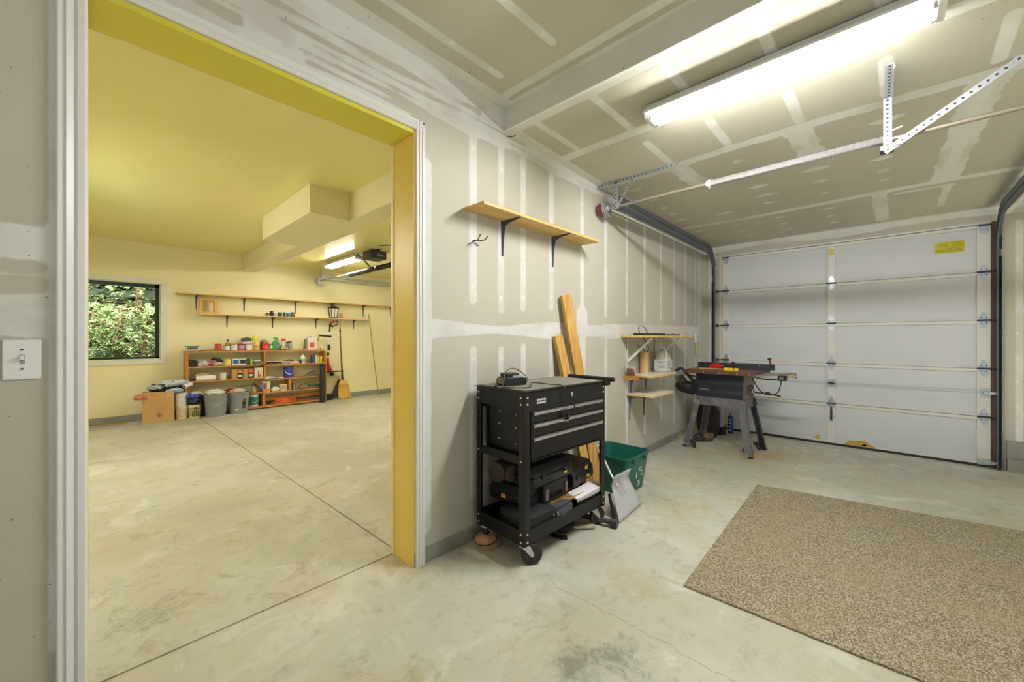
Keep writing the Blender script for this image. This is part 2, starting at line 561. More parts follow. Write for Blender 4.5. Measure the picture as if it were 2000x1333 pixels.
# ---- lower ceiling (slopes down to the garage door) and the step up to the higher one
def mud_ceil(x, y):
    L = []; S = [np.full(x.shape, -1.0)]
    for sx, w, rg in ((2.57, .045, .012), (3.24, .05, .05), (4.99, .048, .02)):
        wig = .02 * np.sin(y * 3 + sx)
        L.append((w - np.abs(x - sx - wig * (sx > 3)), rg))
    L.append((.085 - (x - 1.963), .018))
    L.append((.085 - (YW - y), .03))
    L.append((.055 - (6.13 - x), .03))
    ys = [1.683, 1.25, .825, .40, -.01, -.42, -.83, -1.24]
    for i, yy in enumerate(ys):
        L.append((seg(x, y, 2.0, yy + .015, 2.50, yy, .027), .005))
        if i: L.append((seg(x, y, 2.76, yy, 3.14, yy - .01, .03), .006))
        for k in range(3):
            S.append(.014 - np.hypot(x - 2.12 - k * .17, y - yy))
        if i > 0:
            L.append((seg(x, y, 5.12, yy + .0, 5.22 + .5 * (i % 2), yy, .025), .03) if i in (4, 5, 6) else (np.full(x.shape, -1.), .01))
        for k in range(5):
            px = 3.5 + k * .29 + .05 * math.sin(i * 3 + k)
            if i in (1, 5) and 3.2 < px < 4.6: continue
            L.append((.8 * (.033 - np.hypot((x - px) * .9, (y - yy - .01 * math.sin(k * 5 + i)) * (.6 + .3 * math.sin(k + i)))), .035))
        for k in range(3):
            px = 5.2 + k * .28
            L.append((.8 * (.026 - np.hypot((x - px) * .9, (y - yy) * .55)), .03))
    # the wide rough butt-joint patches
    L.append((seg(x, y, 3.25, 1.23, 3.75, 1.20, .075), .10))
    L.append((seg(x, y, 3.25, .42, 3.72, .38, .08), .10))
    L.append((seg(x, y, 3.35, -.42, 4.95, -.38, .085), .10))
    L.append((seg(x, y, 5.05, .02, 5.95, .0, .055), .06))
    L.append((seg(x, y, 5.1, -.10, 5.12, -.45, .03), .04))
    d, r = field(L, x, y)
    return d, r, np.max(S, 0)
us = lin(1.963, 6.13, .025)
vs = lin(-2.6, YW + .004, .025)
board('ceiling', (0, 0, 2.75 + .036 * 1.96), (1, 0, -.036), (0, 1, 0), us, vs, mud_ceil, DWC)
def mud_up(x, y):
    L = []; S = [np.full(x.shape, -1.0)]
    L.append((.10 - (YW - y), .02)); L.append((.035 - (1.963 - x), .02)); 
    L.append((.03 - np.abs(x - 1.86), .012))
    for i, yy in enumerate((1.70, 1.30, .77, .35, -.07)):
        L.append((seg(x, y, -1.5, yy + .04, 1.70, yy, .026), .004))
        for k in range(9):
            S.append(.016 - np.hypot(x - 1.62 + k * .29, y - yy - .004 * k))
    d, r = field(L, x, y)
    return d, r, np.max(S, 0)
board('ceiling', (0, 0, 2.90), (1, 0, 0), (0, 1, 0), lin(-2.2, 1.963, .025), lin(-2.6, YW + .004, .025), mud_up, DWC)
def mud_step(y, z):
    d = np.full(y.shape, .05); r = np.full(y.shape, .01)
    return d, r, np.full(y.shape, -1.0)
board('ceiling', (1.963, 0, 0), (0, 1, 0), (0, 0, 1), lin(-2.6, YW + .05, .03), lin(2.748, 2.90, .02), mud_step, DWC)
b = MB()   # roof deck closing both bays from above
b.box(-2.2, -2.6, 2.93, 6.4, 8.7, 3.0, M('roof_deck', (120, 110, 96), .9))
struct(b.build('ceiling', smooth=0))
b = MB()   # metal corner bead edge of the step
b.box(1.960, -2.6, 2.742, 1.975, YW, 2.7485, WHITE)
struct(b.build('trim_8', smooth=0))

# ---- end wall with the garage door opening
YL, YR = 1.665, -.80
ZT = 2.447
def mud_end(y, z):
    L = []; S = [np.full(y.shape, -1.0)]
    L.append((.075 + .018 * np.sin(y * 4) - (2.60 - z), .03))
    L.append((.012 - np.abs(z - 2.462), .006))
    L.append((seg(y, z, 1.80, 0, 1.80, 2.5, .045) - 10 * (y < 1.6), .01))
    L.append((seg(y, z, -.965, .3, -.965, 2.42, .024), .006))
    L.append((seg(y, z, -1.35, .3, -1.35, 2.42, .03), .006))
    L.append((seg(y, z, -.96, .50, -.98, .55, .02), .02))
    L.append((.03 - np.abs(z - 1.56) - 10 * (y > -.97), .02))
    for k in range(9):
        S.append(.017 - np.hypot(y + .955, z - .40 - k * .235))
    d, r = field(L, y, z)
    return d, r, np.max(S, 0)
board('wall_end', (XD, 0, 0), (0, 1, 0), (0, 0, 1), lin(-2.6, YW + .004, .025, (YR, YL)), lin(.0, 2.66, .025, (ZT, .29)), mud_end, DW, hole=(YR, 0, YL, ZT))
b = MB()
b.box(XD + .002, -2.6, 0, XD + .16, YR, 2.95, GUS); b.box(XD + .002, YL, 0, XD + .16, YB, 2.95, GUS); b.box(XD + .002, YR, ZT, XD + .16, YL, 2.95, GUS)
b.box(XD + .002, YB, 0, XD + .16, 8.7, 2.95, YEL)
struct(b.build('wall_end', smooth=0))
b = MB()
b.box(XD - .015, -2.6, 0, XD + .16, -.885, .295, CURB)
b.box(XD - .05, -2.6, 0, XD + .1, -.885, .12, CURB)
struct(b.build('baseboard_end', bevel=.006, smooth=0))
b = MB()   # raw wood jamb of the garage door
JW = wood('jamb_wood', (84, 58, 46), (112, 82, 66), axis='z')
b.box(XD - .012, YR - .03, 0, XD + .1, YR + .008, ZT + .01, JW)
b.box(XD - .012, YL - .004, 0, XD + .1, YL + .03, ZT + .01, M('pale_jamb_paint', (214, 206, 184), .6))
b.box(XD - .004, YR, ZT - .002, XD + .1, YL, ZT + .012, WHITE)
struct(b.build('trim_9', smooth=0))

# ---- floor slabs with tooled joints between them
def slab(name, x0, y0, x1, y1, skew0=0, skew1=0, step=.06):
    xs = np.linspace(0, 1, max(2, int((x1 - x0) / step))); ys = lin(y0, y1, step)
    gu, gv = np.meshgrid(xs, np.array(ys), indexing='ij')
    # left edge may be skewed in x along y
    tt = (gv - y0) / (y1 - y0)
    X = (x0 + skew0 * tt) * (1 - gu) + (x1 + skew1 * tt) * gu
    co = np.stack([X, gv, 0 * X], -1)
    nu, nv = X.shape
    idx = np.arange(nu * nv).reshape(nu, nv)
    F = np.stack([idx[:-1, :-1], idx[1:, :-1], idx[1:, 1:], idx[:-1, 1:]], -1).reshape(-1, 4)
    # short turned-down edges
    border = list(idx[0, :]) + list(idx[1:, -1]) + list(idx[-1, -2::-1]) + list(idx[-2:0:-1, 0])
    verts = co.reshape(-1, 3).tolist(); k0 = len(verts)
    for i in border: verts.append([verts[i][0], verts[i][1], -.03])
    faces = F.tolist(); n = len(border)
    for i in range(n):
        j = (i + 1) % n
        faces.append([int(border[i]), int(border[j]), k0 + j, k0 + i])
    me = bpy.data.meshes.new(name)
    me.from_pydata(verts, [], faces)
    P = np.array(verts)
    x, y = P[:, 0], P[:, 1]
    def bl(cx, cy, r, a=1.0): return a * np.exp(-((x - cx) ** 2 + (y - cy) ** 2) / (r * r))
    st = bl(1.36, .90, .10) + bl(1.45, .80, .09) + bl(1.55, .74, .06) + bl(1.26, .88, .10) + bl(1.42, .68, .07) + bl(1.56, .84, .04, .8) + bl(1.78, .64, .07, .8) + bl(1.6, 1.05, .05, .6)
    st = st + bl(.15, 2.45, .16, .9) + bl(.35, 2.6, .2, .5) + bl(1.5, 7.7, .4, .8) + bl(.9, 7.7, .25, .7) + bl(2.2, 7.3, .5, .55) + bl(3.6, 7.2, .6, .5) + bl(.5, 5.6, .5, .4)
    st = st + bl(5.2, 1.3, .5, .8) + bl(5.7, .3, .5, .5) + bl(5.6, -.5, .5, .5) + bl(3.1, .9, .3, .35)
    ru = bl(1.45, 1.15, .16, .6) + bl(1.9, .9, .18, .6) + bl(2.0, 1.0, .2, .5) + bl(1.2, 1.25, .15, .5) + bl(1.2, 2.05, .12, .9) + bl(1.27, 1.8, .2, .6) + bl(4.9, 1.1, .35, .9) + bl(5.3, .9, .35, .8)
    ru = ru + bl(.55, 1.3, .2, .4) + bl(1.1, 3.2, .5, .5) + bl(1.15, 5, .4, .5) + bl(.8, 2.2, .25, .6) + bl(1.1, .9, .2, .5) + bl(5.2, .2, .5, .5)
    for nm, arr in (('stain', st), ('rust', ru)):
        at = me.attributes.new(nm, 'FLOAT', 'POINT'); at.data.foreach_set('value', arr.astype(np.float32))
    me.materials.append(CONC); me.update()
    o = bpy.data.objects.new(name, me); C.objects.link(o)
    return struct(o)
slab('floor', -2.2, -2.6, 6.3, 2.137)
slab('floor', -2.2, 2.149, 1.258, 8.7, 0, -.108)
slab('floor', 1.269, 2.149, 6.3, 8.7, -.108, 0)
b = MB(); b.box(-2.2, -2.6, -.06, 6.3, 8.7, -.022, M('joint_dirt', (96, 78, 52), .95, var=.4, vscale=14))
struct(b.build('floor', smooth=0))

# ---- yellow bay: far wall with the window, ceiling, beam, soffit box
WX0, WX1, WZ0, WZ1 = -.95, .735, .955, 2.17
b = MB()
T = YF + .16
for x0, z0, x1, z1 in ((-2.2, .10, WX0, 2.81), (WX1, .10, 6.13, 2.81), (WX0, .10, WX1, WZ0), (WX0, WZ1, WX1, 2.81)):
    b.box(x0, YF, z0, x1, T, z1, YEL)
struct(b.build('wall_far', smooth=0))
b = MB(); b.box(-2.2, YF - .03, 0, 6.13, T, .10, M('grey_curb', (146, 146, 142), .85, var=.15, bump=.4))
struct(b.build('baseboard_far', bevel=.004, smooth=0))
b = MB(); b.box(-2.36, YB, 0, -2.2, T, 2.95, YEL)
struct(b.build('wall_side', smooth=0))
b = MB()
b.box(-2.2, YB, 2.795, 1.86, YF, 2.84, YELC)
struct(b.build('ceiling', smooth=0))
b = MB()
b.box(2.06, YB, 2.69, 6.13, YF, 2.74, YELC)
struct(b.build('ceiling', smooth=0))
b = MB()
b.prism([(1.83, YB), (2.065, YB), (2.065, YF), (1.85, YF), (1.85, 5.66), (1.43, 5.60), (1.43, 4.03), (1.82, 4.03)], 'z', 2.515, 2.80, YEL)
struct(b.build('beam', bevel=.003, smooth=0))
bpy.data.objects['beam'].name = 'trim_10'
# window
FR = M('window_casing_paint', (226, 224, 214), .4, var=.03)
win = struct(bpy.data.objects.new('window_1', None)); C.objects.link(win); win['_o'] = (0., 0., 0.)
b = MB()
for x0, z0, x1, z1 in ((WX0 - .075, WZ1, WX1 + .075, WZ1 + .075), (WX0 - .075, WZ0 - .075, WX1 + .075, WZ0), (WX0 - .075, WZ0, WX0, WZ1), (WX1, WZ0, WX1 + .075, WZ1)):
    b.box(x0, YF - .02, z0, x1, YF + .01, z1, FR)
b.build_each('casing', win, bevel=.003, smooth=0)
b = MB()
for x0, z0, x1, z1 in ((WX0, WZ1 - .012, WX1, WZ1), (WX0, WZ0, WX1, WZ0 + .012), (WX1 - .012, WZ0, WX1, WZ1), (WX0, WZ0, WX0 + .012, WZ1)):
    b.box(x0, YF + .01, z0, x1, T, z1, FR)
b.build_each('reveal', win, smooth=0)
b = MB()
SASH = M('dark_green_sash', (24, 46, 46), .35)
for x0, z0, x1, z1 in ((WX0 + .012, WZ1 - .065, WX1 - .012, WZ1 - .012), (WX0 + .012, WZ0 + .012, WX1 - .012, WZ0 + .04), (WX1 - .06, WZ0 + .012, WX1 - .012, WZ1 - .012)):
    b.box(x0, YF + .075, z0, x1, YF + .11, z1, SASH)
b.build_each('sash', win, bevel=.002, smooth=0)
b = MB(); b.box(WX0 + .012, YF + .09, WZ0 + .02, WX1 - .02, YF + .094, WZ1 - .03, M('window_glass', (250, 252, 252), .0, trans=1, var=0))
b.build('pane', win, smooth=0)
MATS['window_glass'].node_tree.nodes['Principled BSDF'].inputs['IOR'].default_value = 1.05

# =================================================================== OUTSIDE THE WINDOW
leafm, lt, lb = base('evergreen_leaf')
lc = lt.coord()
lcol = lt.mix(lt.step(lt.noise(lc, 5, 3), .35, .65), s2l((84, 120, 58)), s2l((182, 204, 136)))
lcol = lt.mix(lt.math('MULTIPLY', lt.step(lt.noise(lc, 17, 2), .55, .7), .7), lcol, s2l((236, 240, 214)))
lt.link(lcol, lb.inputs['Base Color']); lb.inputs['Roughness'].default_value = .45
def tree(label, cx, cy, z0, z1, rx, ry, n, seed, lean):
    rg = random.Random(seed)
    t = thing('evergreen_tree', (cx, cy, 0), label, 'tree')
    b = MB()
    BR = M('branch_bark', (176, 132, 110), .8, var=.3)
    b.tube([(cx, cy + .5, 0), (cx + lean, cy + .5, z1 * .6), (cx + lean * 1.5, cy + .4, z1)], [.10, .07, .03], BR)
    b.build('trunk', t)
    b = MB()
    for k in range(11):
        a0 = Vector((cx + rg.uniform(-.2, .2), cy + .45, rg.uniform(z0 + .2, z1)))
        a1 = a0 + Vector((rg.uniform(-rx, rx) * .6, -rg.uniform(.15, ry * .8), rg.uniform(-.1, .3)))
        a2 = a1 + Vector((rg.uniform(-.5, .5), -rg.uniform(.0, .2), rg.uniform(-.25, .15)))
        b.tube([a0, (a0 + a1) / 2 + Vector((0, 0, .08)), a1, a2], [.018, .014, .009, .004], BR, n=5)
    b.build_each('branch', t)
    vs = []; fs = []
    for k in range(n):
        # sprays of narrow leaves hanging from a tuft point
        th = rg.uniform(0, 6.283); rr = rg.random() ** .5
        z = rg.uniform(z0, z1)
        fz = 1 - .25 * abs((z - z0) / (z1 - z0) - .4)
        p = Vector((cx + rx * rr * fz * math.cos(th), cy + ry * rr * fz * math.sin(th), z))
        d = Vector((rg.uniform(-1, 1), rg.uniform(-1, .3), rg.uniform(-.8, .2))).normalized()
        s = d.cross(Vector((rg.uniform(-.3, .3), 0, 1))).normalized()
        u = s.cross(d)
        for j in range(7):
            q = p + d * (.022 * j)
            for sg in (-1, 1):
                e = q + s * sg * (.05 - .004 * j) + d * .02 + u * rg.uniform(-.012, .012)
                w = d * .008
                i0 = len(vs)
                vs += [tuple(q - w), tuple((q + e) / 2 - w * 1.3 + u * .004), tuple(e), tuple((q + e) / 2 + w * 1.3 + u * .004)]
                fs.append([i0, i0 + 1, i0 + 2, i0 + 3])
    b = MB(); b.add(vs, fs, leafm); b.build('foliage', t, smooth=0)
tree('dense sunlit evergreen tree outside the window, lower half of the view', .2, 10.0, -.3, 1.9, 2.0, .8, 3400, 11, .1)
tree('looser evergreen tree with bare reddish branches outside the window, upper right of the view', .9, 11.75, 1.2, 3.6, 2.0, .8, 1500, 5, -.2)
tree('dark evergreen tree at the left behind the other two, outside the window', -1.0, 13.5, .4, 4.0, 1.8, .9, 1700, 8, .1)
b = MB()
b.box(-9, 8.72, -.5, 9, 22, -.35, M('garden_soil', (70, 66, 44), .95, var=.4, vscale=3))
struct(b.build('ground', smooth=0))
b = MB()
rg = random.Random(2)
hv = []; hf = []
nx, nz = 60, 24
for i in range(nx + 1):
    for j in range(nz + 1):
        x = -7 + 14 * i / nx; z = -.4 + 5.2 * j / nz
        y = 15.2 + .5 * mnoise.noise(Vector((x * 1.3, z * 1.3, 0))) + .25 * mnoise.noise(Vector((x * 4, z * 4, 3)))
        hv.append((x, y, z))
for i in range(nx):
    for j in range(nz):
        a = i * (nz + 1) + j
        hf.append([a, a + nz + 1, a + nz + 2, a + 1])
b.add(hv, hf, M('dark_hedge', (38, 52, 34), .9, var=.6, vscale=5, bump=1, bscale=14))  # dark mottled green hedge surface
hg = b.build('hedge', smooth=0)
tag(hg, 'dark hedge bank filling the background behind the trees', 'hedge', kind='stuff')

# =================================================================== LAMPS
TUBE = M('fluorescent_tube', (253, 251, 247), .4, emit=TUBE_STRENGTH, var=0)
FIX = M('white_enamel', (228, 230, 232), .35, var=.04)
TUBE_Y = M('fluorescent_tube_bay', (255, 248, 232), .4, emit=TUBE_STRENGTH * .48, var=0)
TUBE_ADDED = M('added_lamp_tube', (255, 250, 238), .4, emit=TUBE_STRENGTH * .66, var=0)  # tubes of the added low lamp that brightens the yellow ceiling unseen
def fixture(name, x, y0, y1, zt, label, TUBE=TUBE_Y):
    """two-tube shop light running along y, hung just under a ceiling at zt"""
    t = thing(name, (x, (y0 + y1) / 2, zt), label, 'light', 'fluorescent shop lights')
    b = MB()
    b.prism([(x - .040, zt - .001), (x + .040, zt - .001), (x + .042, zt - .04), (x + .086, zt - .052), (x + .092, zt - .068), (x + .090, zt - .069), (x + .083, zt - .055), (x + .012, zt - .062), (x - .012, zt - .062), (x - .083, zt - .055), (x - .090, zt - .069), (x - .092, zt - .068), (x - .086, zt - .052), (x - .042, zt - .04)], 'y', y0, y1, FIX)
    b.build('housing', t, smooth=0)
    for s in (-1, 1):
        b = MB()
        b.cyl((x + s * .050, y0 + .03, zt - .080), (x + s * .050, y1 - .03, zt - .080), .019, TUBE, n=12)
        b.build('tube', t)
    for yy, s in ((y0, 1), (y1, -1)):
        b = MB()
        b.box(x - .072, yy + (0 if s > 0 else -.028), zt - .10, x + .072, yy + (.028 if s > 0 else 0), zt - .035, FIX)
        b.build('end_cap', t, bevel=.004, smooth=0)
        b = MB()
        for q in (-1, 1):
            b.cyl((x + q * .050, yy + s * .028, zt - .080), (x + q * .050, yy + s * .04, zt - .080), .021, M('tube_socket', (190, 190, 188), .5), n=12)
        b.build_each('socket', t)
    return t
fixture('shop_light', 2.375, -.19, 1.06, ceil_z(2.375) - .003, 'bright white two-tube fluorescent shop light on the tan garage ceiling, its near end missing tubes cover', TUBE)
bpy.data.objects['shop_light']['label'] = 'long white fluorescent shop light on the tan garage ceiling beside the low beam'
fixture('shop_light', 2.98, 6.25, 7.50, 2.683, 'white fluorescent shop light on the yellow ceiling beside the garage door opener')
# shop lights added out of view to brighten the yellow bay and its ceiling
for a in ((-.62, 4.1, 5.7, 2.56, 'added unseen fluorescent shop light hanging low at the left of the yellow bay', TUBE_ADDED),
          (4.6, 4.2, 5.45, 2.683, 'added unseen fluorescent shop light on the yellow ceiling behind the dividing wall')):
    fixture('shop_light', *a)

# =================================================================== GARAGE DOOR AND ITS HARDWARE
PAN = M('white_door_panel', (212, 215, 220), .5, var=.05, vscale=3, bump=.25, bscale=30)
STL = M('cream_door_stile', (222, 222, 216), .45, var=.05)
GAP = M('dark_seal', (46, 44, 42), .7)
PINK = M('torn_foam_backing', (198, 164, 78), .9, var=.35, vscale=40, bump=.8)
door = struct(bpy.data.objects.new('door_1', None)); C.objects.link(door); door['_o'] = (0., 0., 0.)
zs = [.022, .505, .99, 1.475, 1.96, 2.440]
YC = .448
DY0, DY1 = -.788, 1.655
for i in range(5):
    z0, z1 = zs[i] + .004, zs[i + 1] - .004
    b = MB()
    b.box(XD + .012, DY0, z0, XD + .05, DY1, z1, PAN)
    sec = b.build('door_section', door, smooth=0)
    # slightly bowed backing sheets either side of the centre stile
    for y0, y1 in ((DY0 + .09, YC - .036), (YC + .036, DY1 - .09)):
        b = MB(); n = 16; rows = []
        for k in range(n + 1):
            z = z0 + .012 + (z1 - .035 - z0 - .012) * k / n
            row = []
            for j in range(n + 1):
                y = y0 + (y1 - y0) * j / n
                bow = .010 * math.sin(math.pi * k / n) * math.sin(math.pi * j / n) ** .5 + .003 * mnoise.noise(Vector((y * 3, z * 3, i)))
                row.append((XD + .010 - bow, y, z))
            rows.append(row)
        vs = [p for r in rows for p in r]
        fs = [[a * (n + 1) + c, a * (n + 1) + c + 1, (a + 1) * (n + 1) + c + 1, (a + 1) * (n + 1) + c] for a in range(n) for c in range(n)]
        b.add(vs, fs, PAN); b.build('backing_sheet', sec, smooth=60)
    for y0, y1 in ((DY0, DY0 + .09), (YC - .036, YC + .036), (DY1 - .09, DY1)):
        b = MB(); b.box(XD - .008, y0, z0, XD + .014, y1, z1, STL); b.build('stile', sec, bevel=.002, smooth=0)
    b = MB(); b.box(XD - .004, DY0 + .09, z1 - .032, XD + .014, YC - .036, z1, STL); b.box(XD - .004, YC + .036, z1 - .032, XD + .014, DY1 - .09, z1, STL)
    b.box(XD - .002, DY0 + .09, z0, XD + .014, YC - .036, z0 + .012, STL); b.box(XD - .002, YC + .036, z0, XD + .014, DY1 - .09, z0 + .012, STL)
    b.build_each('rail', sec, bevel=.002, smooth=0)
def hinge(y, z, roller=0):
    b = MB()
    for s in (1, -1):
        b.prism([(y - .034, z + s * .006), (y + .034, z + s * .006), (y + .030, z + s * .034), (y + .012, z + s * .078), (y, z + s * .088), (y - .012, z + s * .078), (y - .030, z + s * .034)], 'x', XD - .013, XD - .008, GALV)
        for q in (-.016, .016):
            b.cyl((XD - .018, y + q, z + s * .028), (XD - .012, y + q, z + s * .028), .005, DARKSTEEL, n=8)
    b.cyl((XD - .022, y - .045, z), (XD - .022, y + .045, z), .009, DARKSTEEL, n=10)
    h = b.build('hinge', door)
    if roller:
        b = MB()
        ye = y + roller * .10
        b.cyl((XD - .035, y, z), (XD - .035, ye, z), .006, DARKSTEEL, n=8)
        b.cyl((XD - .035, ye - roller * .002, z), (XD - .035, ye + roller * .012, z), .022, M('roller_nylon', (70, 68, 66), .5), n=14)
        b.build('roller', h)
for z in zs[1:5]:
    hinge(YC, z); hinge(DY0 + .045, z, -1); hinge(DY1 - .045, z, 1)
for y, s in ((DY0 + .045, -1), (DY1 - .045, 1)):
    b = MB()
    b.prism([(y - .035, 2.43), (y + .035, 2.43), (y + .028, 2.36), (y, 2.335), (y - .028, 2.36)], 'x', XD - .013, XD - .008, GALV)
    b.box(XD - .05, y - .04, 2.422, XD - .008, y + .04, 2.43, DARKSTEEL)
    b.build('top_bracket', door, bevel=.001)
    b = MB()
    b.box(XD - .03, y - .045, .025, XD - .008, y + .045, .085, GALV)
    b.box(XD - .045, y + (0 if s > 0 else -.10), .04, XD - .02, y + (.10 if s > 0 else 0), .07, GALV)
    b.build('bottom_bracket', door, bevel=.003)
b = MB(); b.box(XD - .002, DY0, .002, XD + .04, DY1, .024, GAP); b.build('bottom_seal', door, bevel=.004)
b = MB(); b.box(XD - .012, YC - .03, .33, XD - .008, YC + .03, .345, GALV)
b.tube([(XD - .01, YC, .46), (XD - .04, YC, .45), (XD - .04, YC, .32), (XD - .01, YC, .31)], .007, DARKSTEEL, n=6)
b.box(XD - .012, YC - .014, .29, XD - .008, YC + .014, .48, M('handle_plate', (150, 146, 138), .5, .5)); b.build('handle', door)
b = MB(); b.box(XD - .014, YC - .045, .70, XD - .008, YC + .045, .80, GALV); b.cyl((XD - .03, YC, .75), (XD - .008, YC, .75), .02, DARKSTEEL, n=12)
b.box(XD - .034, YC - .03, .742, XD - .024, YC + .03, .757, DARKSTEEL); b.build('lock_latch', door, bevel=.001)
b = MB(); b.box(XD - .016, DY0 + .0, .70, XD - .008, DY0 + .07, .79, GALV); b.box(XD - .05, DY0 - .055, .735, XD - .014, DY0 + .05, .76, GALV); b.build('slide_bolt', door, bevel=.002)
for dz in (.0, .03):
    b = MB()
    b.tube([(XD - .02, YC - .04, .74 + dz * .6), (XD - .016, DY0 + .06, .742 + dz)], .0016, GALV, n=5)
    b.tube([(XD - .02, YC + .04, .74 + dz * .6), (XD - .016, DY1 - .06, .748 + dz)], .0016, GALV, n=5)
    b.build_each('lock_cable', door)
b = MB()
rg = random.Random(4)
def torn(b, y, z, w, h, n=18):
    pts = []
    for k in range(n):
        a = 2 * math.pi * k / n; r = 1 + rg.uniform(-.32, .25)
        pts.append((y + math.cos(a) * w * r, max(.030, z + math.sin(a) * h * r)))
    b.prism(pts, 'x', XD - .0045, XD + .012, PINK)
torn(b, .22, .058, .10, .040); torn(b, .125, .040, .06, .022); torn(b, .58, .072, .024, .030)
b.build('torn_patch', door, smooth=0)
YST = M('yellow_sticker', (206, 198, 22), .45, var=.15, vscale=30)
b = MB(); b.box(XD - .0045, -.617, 2.188, XD - .001, -.405, 2.305, YST)
stk = b.build('warning_sticker', door, smooth=0)
b = MB()
LN = M('sticker_print', (120, 112, 20), .6)
for k in range(9):
    zz = 2.198 + k * .0118
    b.box(XD - .0052, -.61, zz, XD - .004, -.515 + .02 * math.sin(k * 7), zz + .0035, LN)
    if k not in (3, 4, 8): b.box(XD - .0052, -.505, zz, XD - .004, -.412 - .02 * abs(math.sin(k * 3)), zz + .0035, LN)
b.build('sticker_print', stk, smooth=0)
b = MB(); b.box(XD - .010, YC - .025, 2.30, XD - .0075, YC + .025, 2.37, M('faded_label', (222, 206, 110), .6, var=.25, vscale=30)); b.build('faded_label', door, smooth=0)

# ---- tracks: vertical leg, curve, long horizontal run (channel section)
def track(y, s, label, xe=3.22, zt=2.50):
    """s=+1: open side towards -y"""
    t = thing('door_track', (XD - .04, y, 0), label, 'track', 'garage door tracks')
    prof = [(-.026, 0), (-.026, .003), (-.004, .022 * 1), (.004, .022), (.026, .003), (.026, 0), (.03, 0), (.03, .006), (.006, .027), (-.006, .027), (-.03, .006), (-.03, 0)]
    def run(path, name, mat=TRACK, wide=1.0):
        rings = []
        for i, p in enumerate(path):
            a = Vector(path[max(i - 1, 0)]); c = Vector(path[min(i + 1, len(path) - 1)])
            d = (c - a).normalized()
            nrm = Vector((0, 1, 0)).cross(d)
            rings.append([tuple(Vector(p) + nrm * (q[0] * wide) + Vector((0, 1, 0)) * s * q[1]) for q in prof])
        b = MB(); b.rings(rings, mat, cap=True); return b.build(name, t, smooth=30)
    xv = XD - .045
    r = .30
    vert = [(xv, y, .0), (xv, y, 1.1), (xv, y, zt - r)]
    arc = [(xv - r + r * math.cos(R(a)), y, zt - r + r * math.sin(R(a))) for a in range(0, 91, 9)]
    run(vert, 'vertical_track')
    run(arc + [(xe, y, zt)], 'horizontal_track', wide=1.0)
    arc2 = [(xv + .012 - r + (r + .03) * math.cos(R(a)), y, zt - r + .0 + (r + .068) * math.sin(R(a))) for a in range(14, 91, 9)]
    run(arc2 + [(xe, y, zt + .068)], 'upper_track')
    b = MB()
    b.box(xv - .035, y + s * .027, .02, xv + .05, y + s * .031, 2.1, TRACK); b.box(xv + .03, y + s * .026, .02, XD - .012, y + s * .030, 2.1, TRACK)
    b.build('angle_iron', t, smooth=0)
    for z in (2.24, 1.35, .45):
        b = MB(); b.box(xv - .028, y + s * .030, z - .07, XD - .004, y + s * .034, z + .07, GALV)
        b.cyl((xv, y + s * .032, z + .03), (xv, y + s * .040, z + .03), .006, DARKSTEEL, n=8); b.cyl((xv, y + s * .032, z - .03), (xv, y + s * .040, z - .03), .006, DARKSTEEL, n=8)
        b.build('track_bracket', t, bevel=.001)
    b = MB(); b.bar((xe - .02, y + s * .03, zt - .045), (XD - .34, y + s * .03, zt - .045), .004, .022, STL); b.bar((xe - .02, y + s * .018, zt - .055), (XD - .36, y + s * .018, zt - .055), .022, .003, STL)
    b.build('pale_edge_angle', t, smooth=0)['label'] = 'pale lower edge of the track'
    return t
track(1.745, 1, 'long dark steel garage door track curving along the dividing wall, left of the door')
track(-.820, -1, 'dark steel garage door track curving up at the right edge of the door')

def hole_strip(b, p0, p1, w, mat, up, holes=True, t=.003, gap=.035):
    """flat perforated steel strip with round black slots"""
    b.bar(p0, p1, w, t, mat, up)
    if holes:
        p0 = Vector(p0); p1 = Vector(p1); L = (p1 - p0).length; d = (p1 - p0) / L
        upv = Vector(up); s = d.cross(upv).normalized(); n = s.cross(d)
        k = int(L / gap)
        for i in range(k):
            c = p0 + d * (gap * (i + .5))
            b.cyl(c - n * (t / 2 + .0006), c + n * (t / 2 + .0006), .0065, HOLE, n=8)
HOLE = M('punched_hole', (74, 74, 80), .9, var=0)
PALEG = M('bright_galvanized', (190, 194, 200), .45, .35, var=.08)
# ---- torsion shaft across the room with spring and drum
t = thing('torsion_shaft', (3.2, .5, 2.47), 'pale torsion bar with coil spring running across the garage under the ceiling', 'door spring')
b = MB(); b.cyl((3.2, 1.86, 2.475), (3.2, -1.5, 2.455), .0135, M('shaft_steel', (160, 150, 138), .4, .6), n=12); b.build('shaft', t)
b = MB()
cp = []
nT = 150
for i in range(nT * 8 + 1):
    a = 2 * math.pi * i / 8; y = .945 - .955 * i / (nT * 8)
    cp.append((3.2 + .0235 * math.cos(a), y, 2.468 + .0235 * math.sin(a)))
b.tube(cp, .0036, M('spring_steel', (158, 154, 154), .45, .6), n=5); b.build('coil_spring', t)
for y in (.955, -.02):
    b = MB(); b.cyl((3.2, y - .012, 2.467), (3.2, y + .012, 2.467), .030, PALEG, n=14); b.cyl((3.2, y - .022, 2.467), (3.2, y + .02, 2.467), .022, PALEG, n=12)
    for k in range(4): b.box(3.2 - .034, y - .006, 2.467 - .006, 3.2 + .034, y + .006, 2.467 + .006, PALEG, Matrix.Translation((3.2, y, 2.467)) @ Matrix.Rotation(k * math.pi / 4, 4, 'Y') @ Matrix.Translation((-3.2, -y, -2.467)))
    b.build('spring_cone', t, bevel=.001)
b = MB()
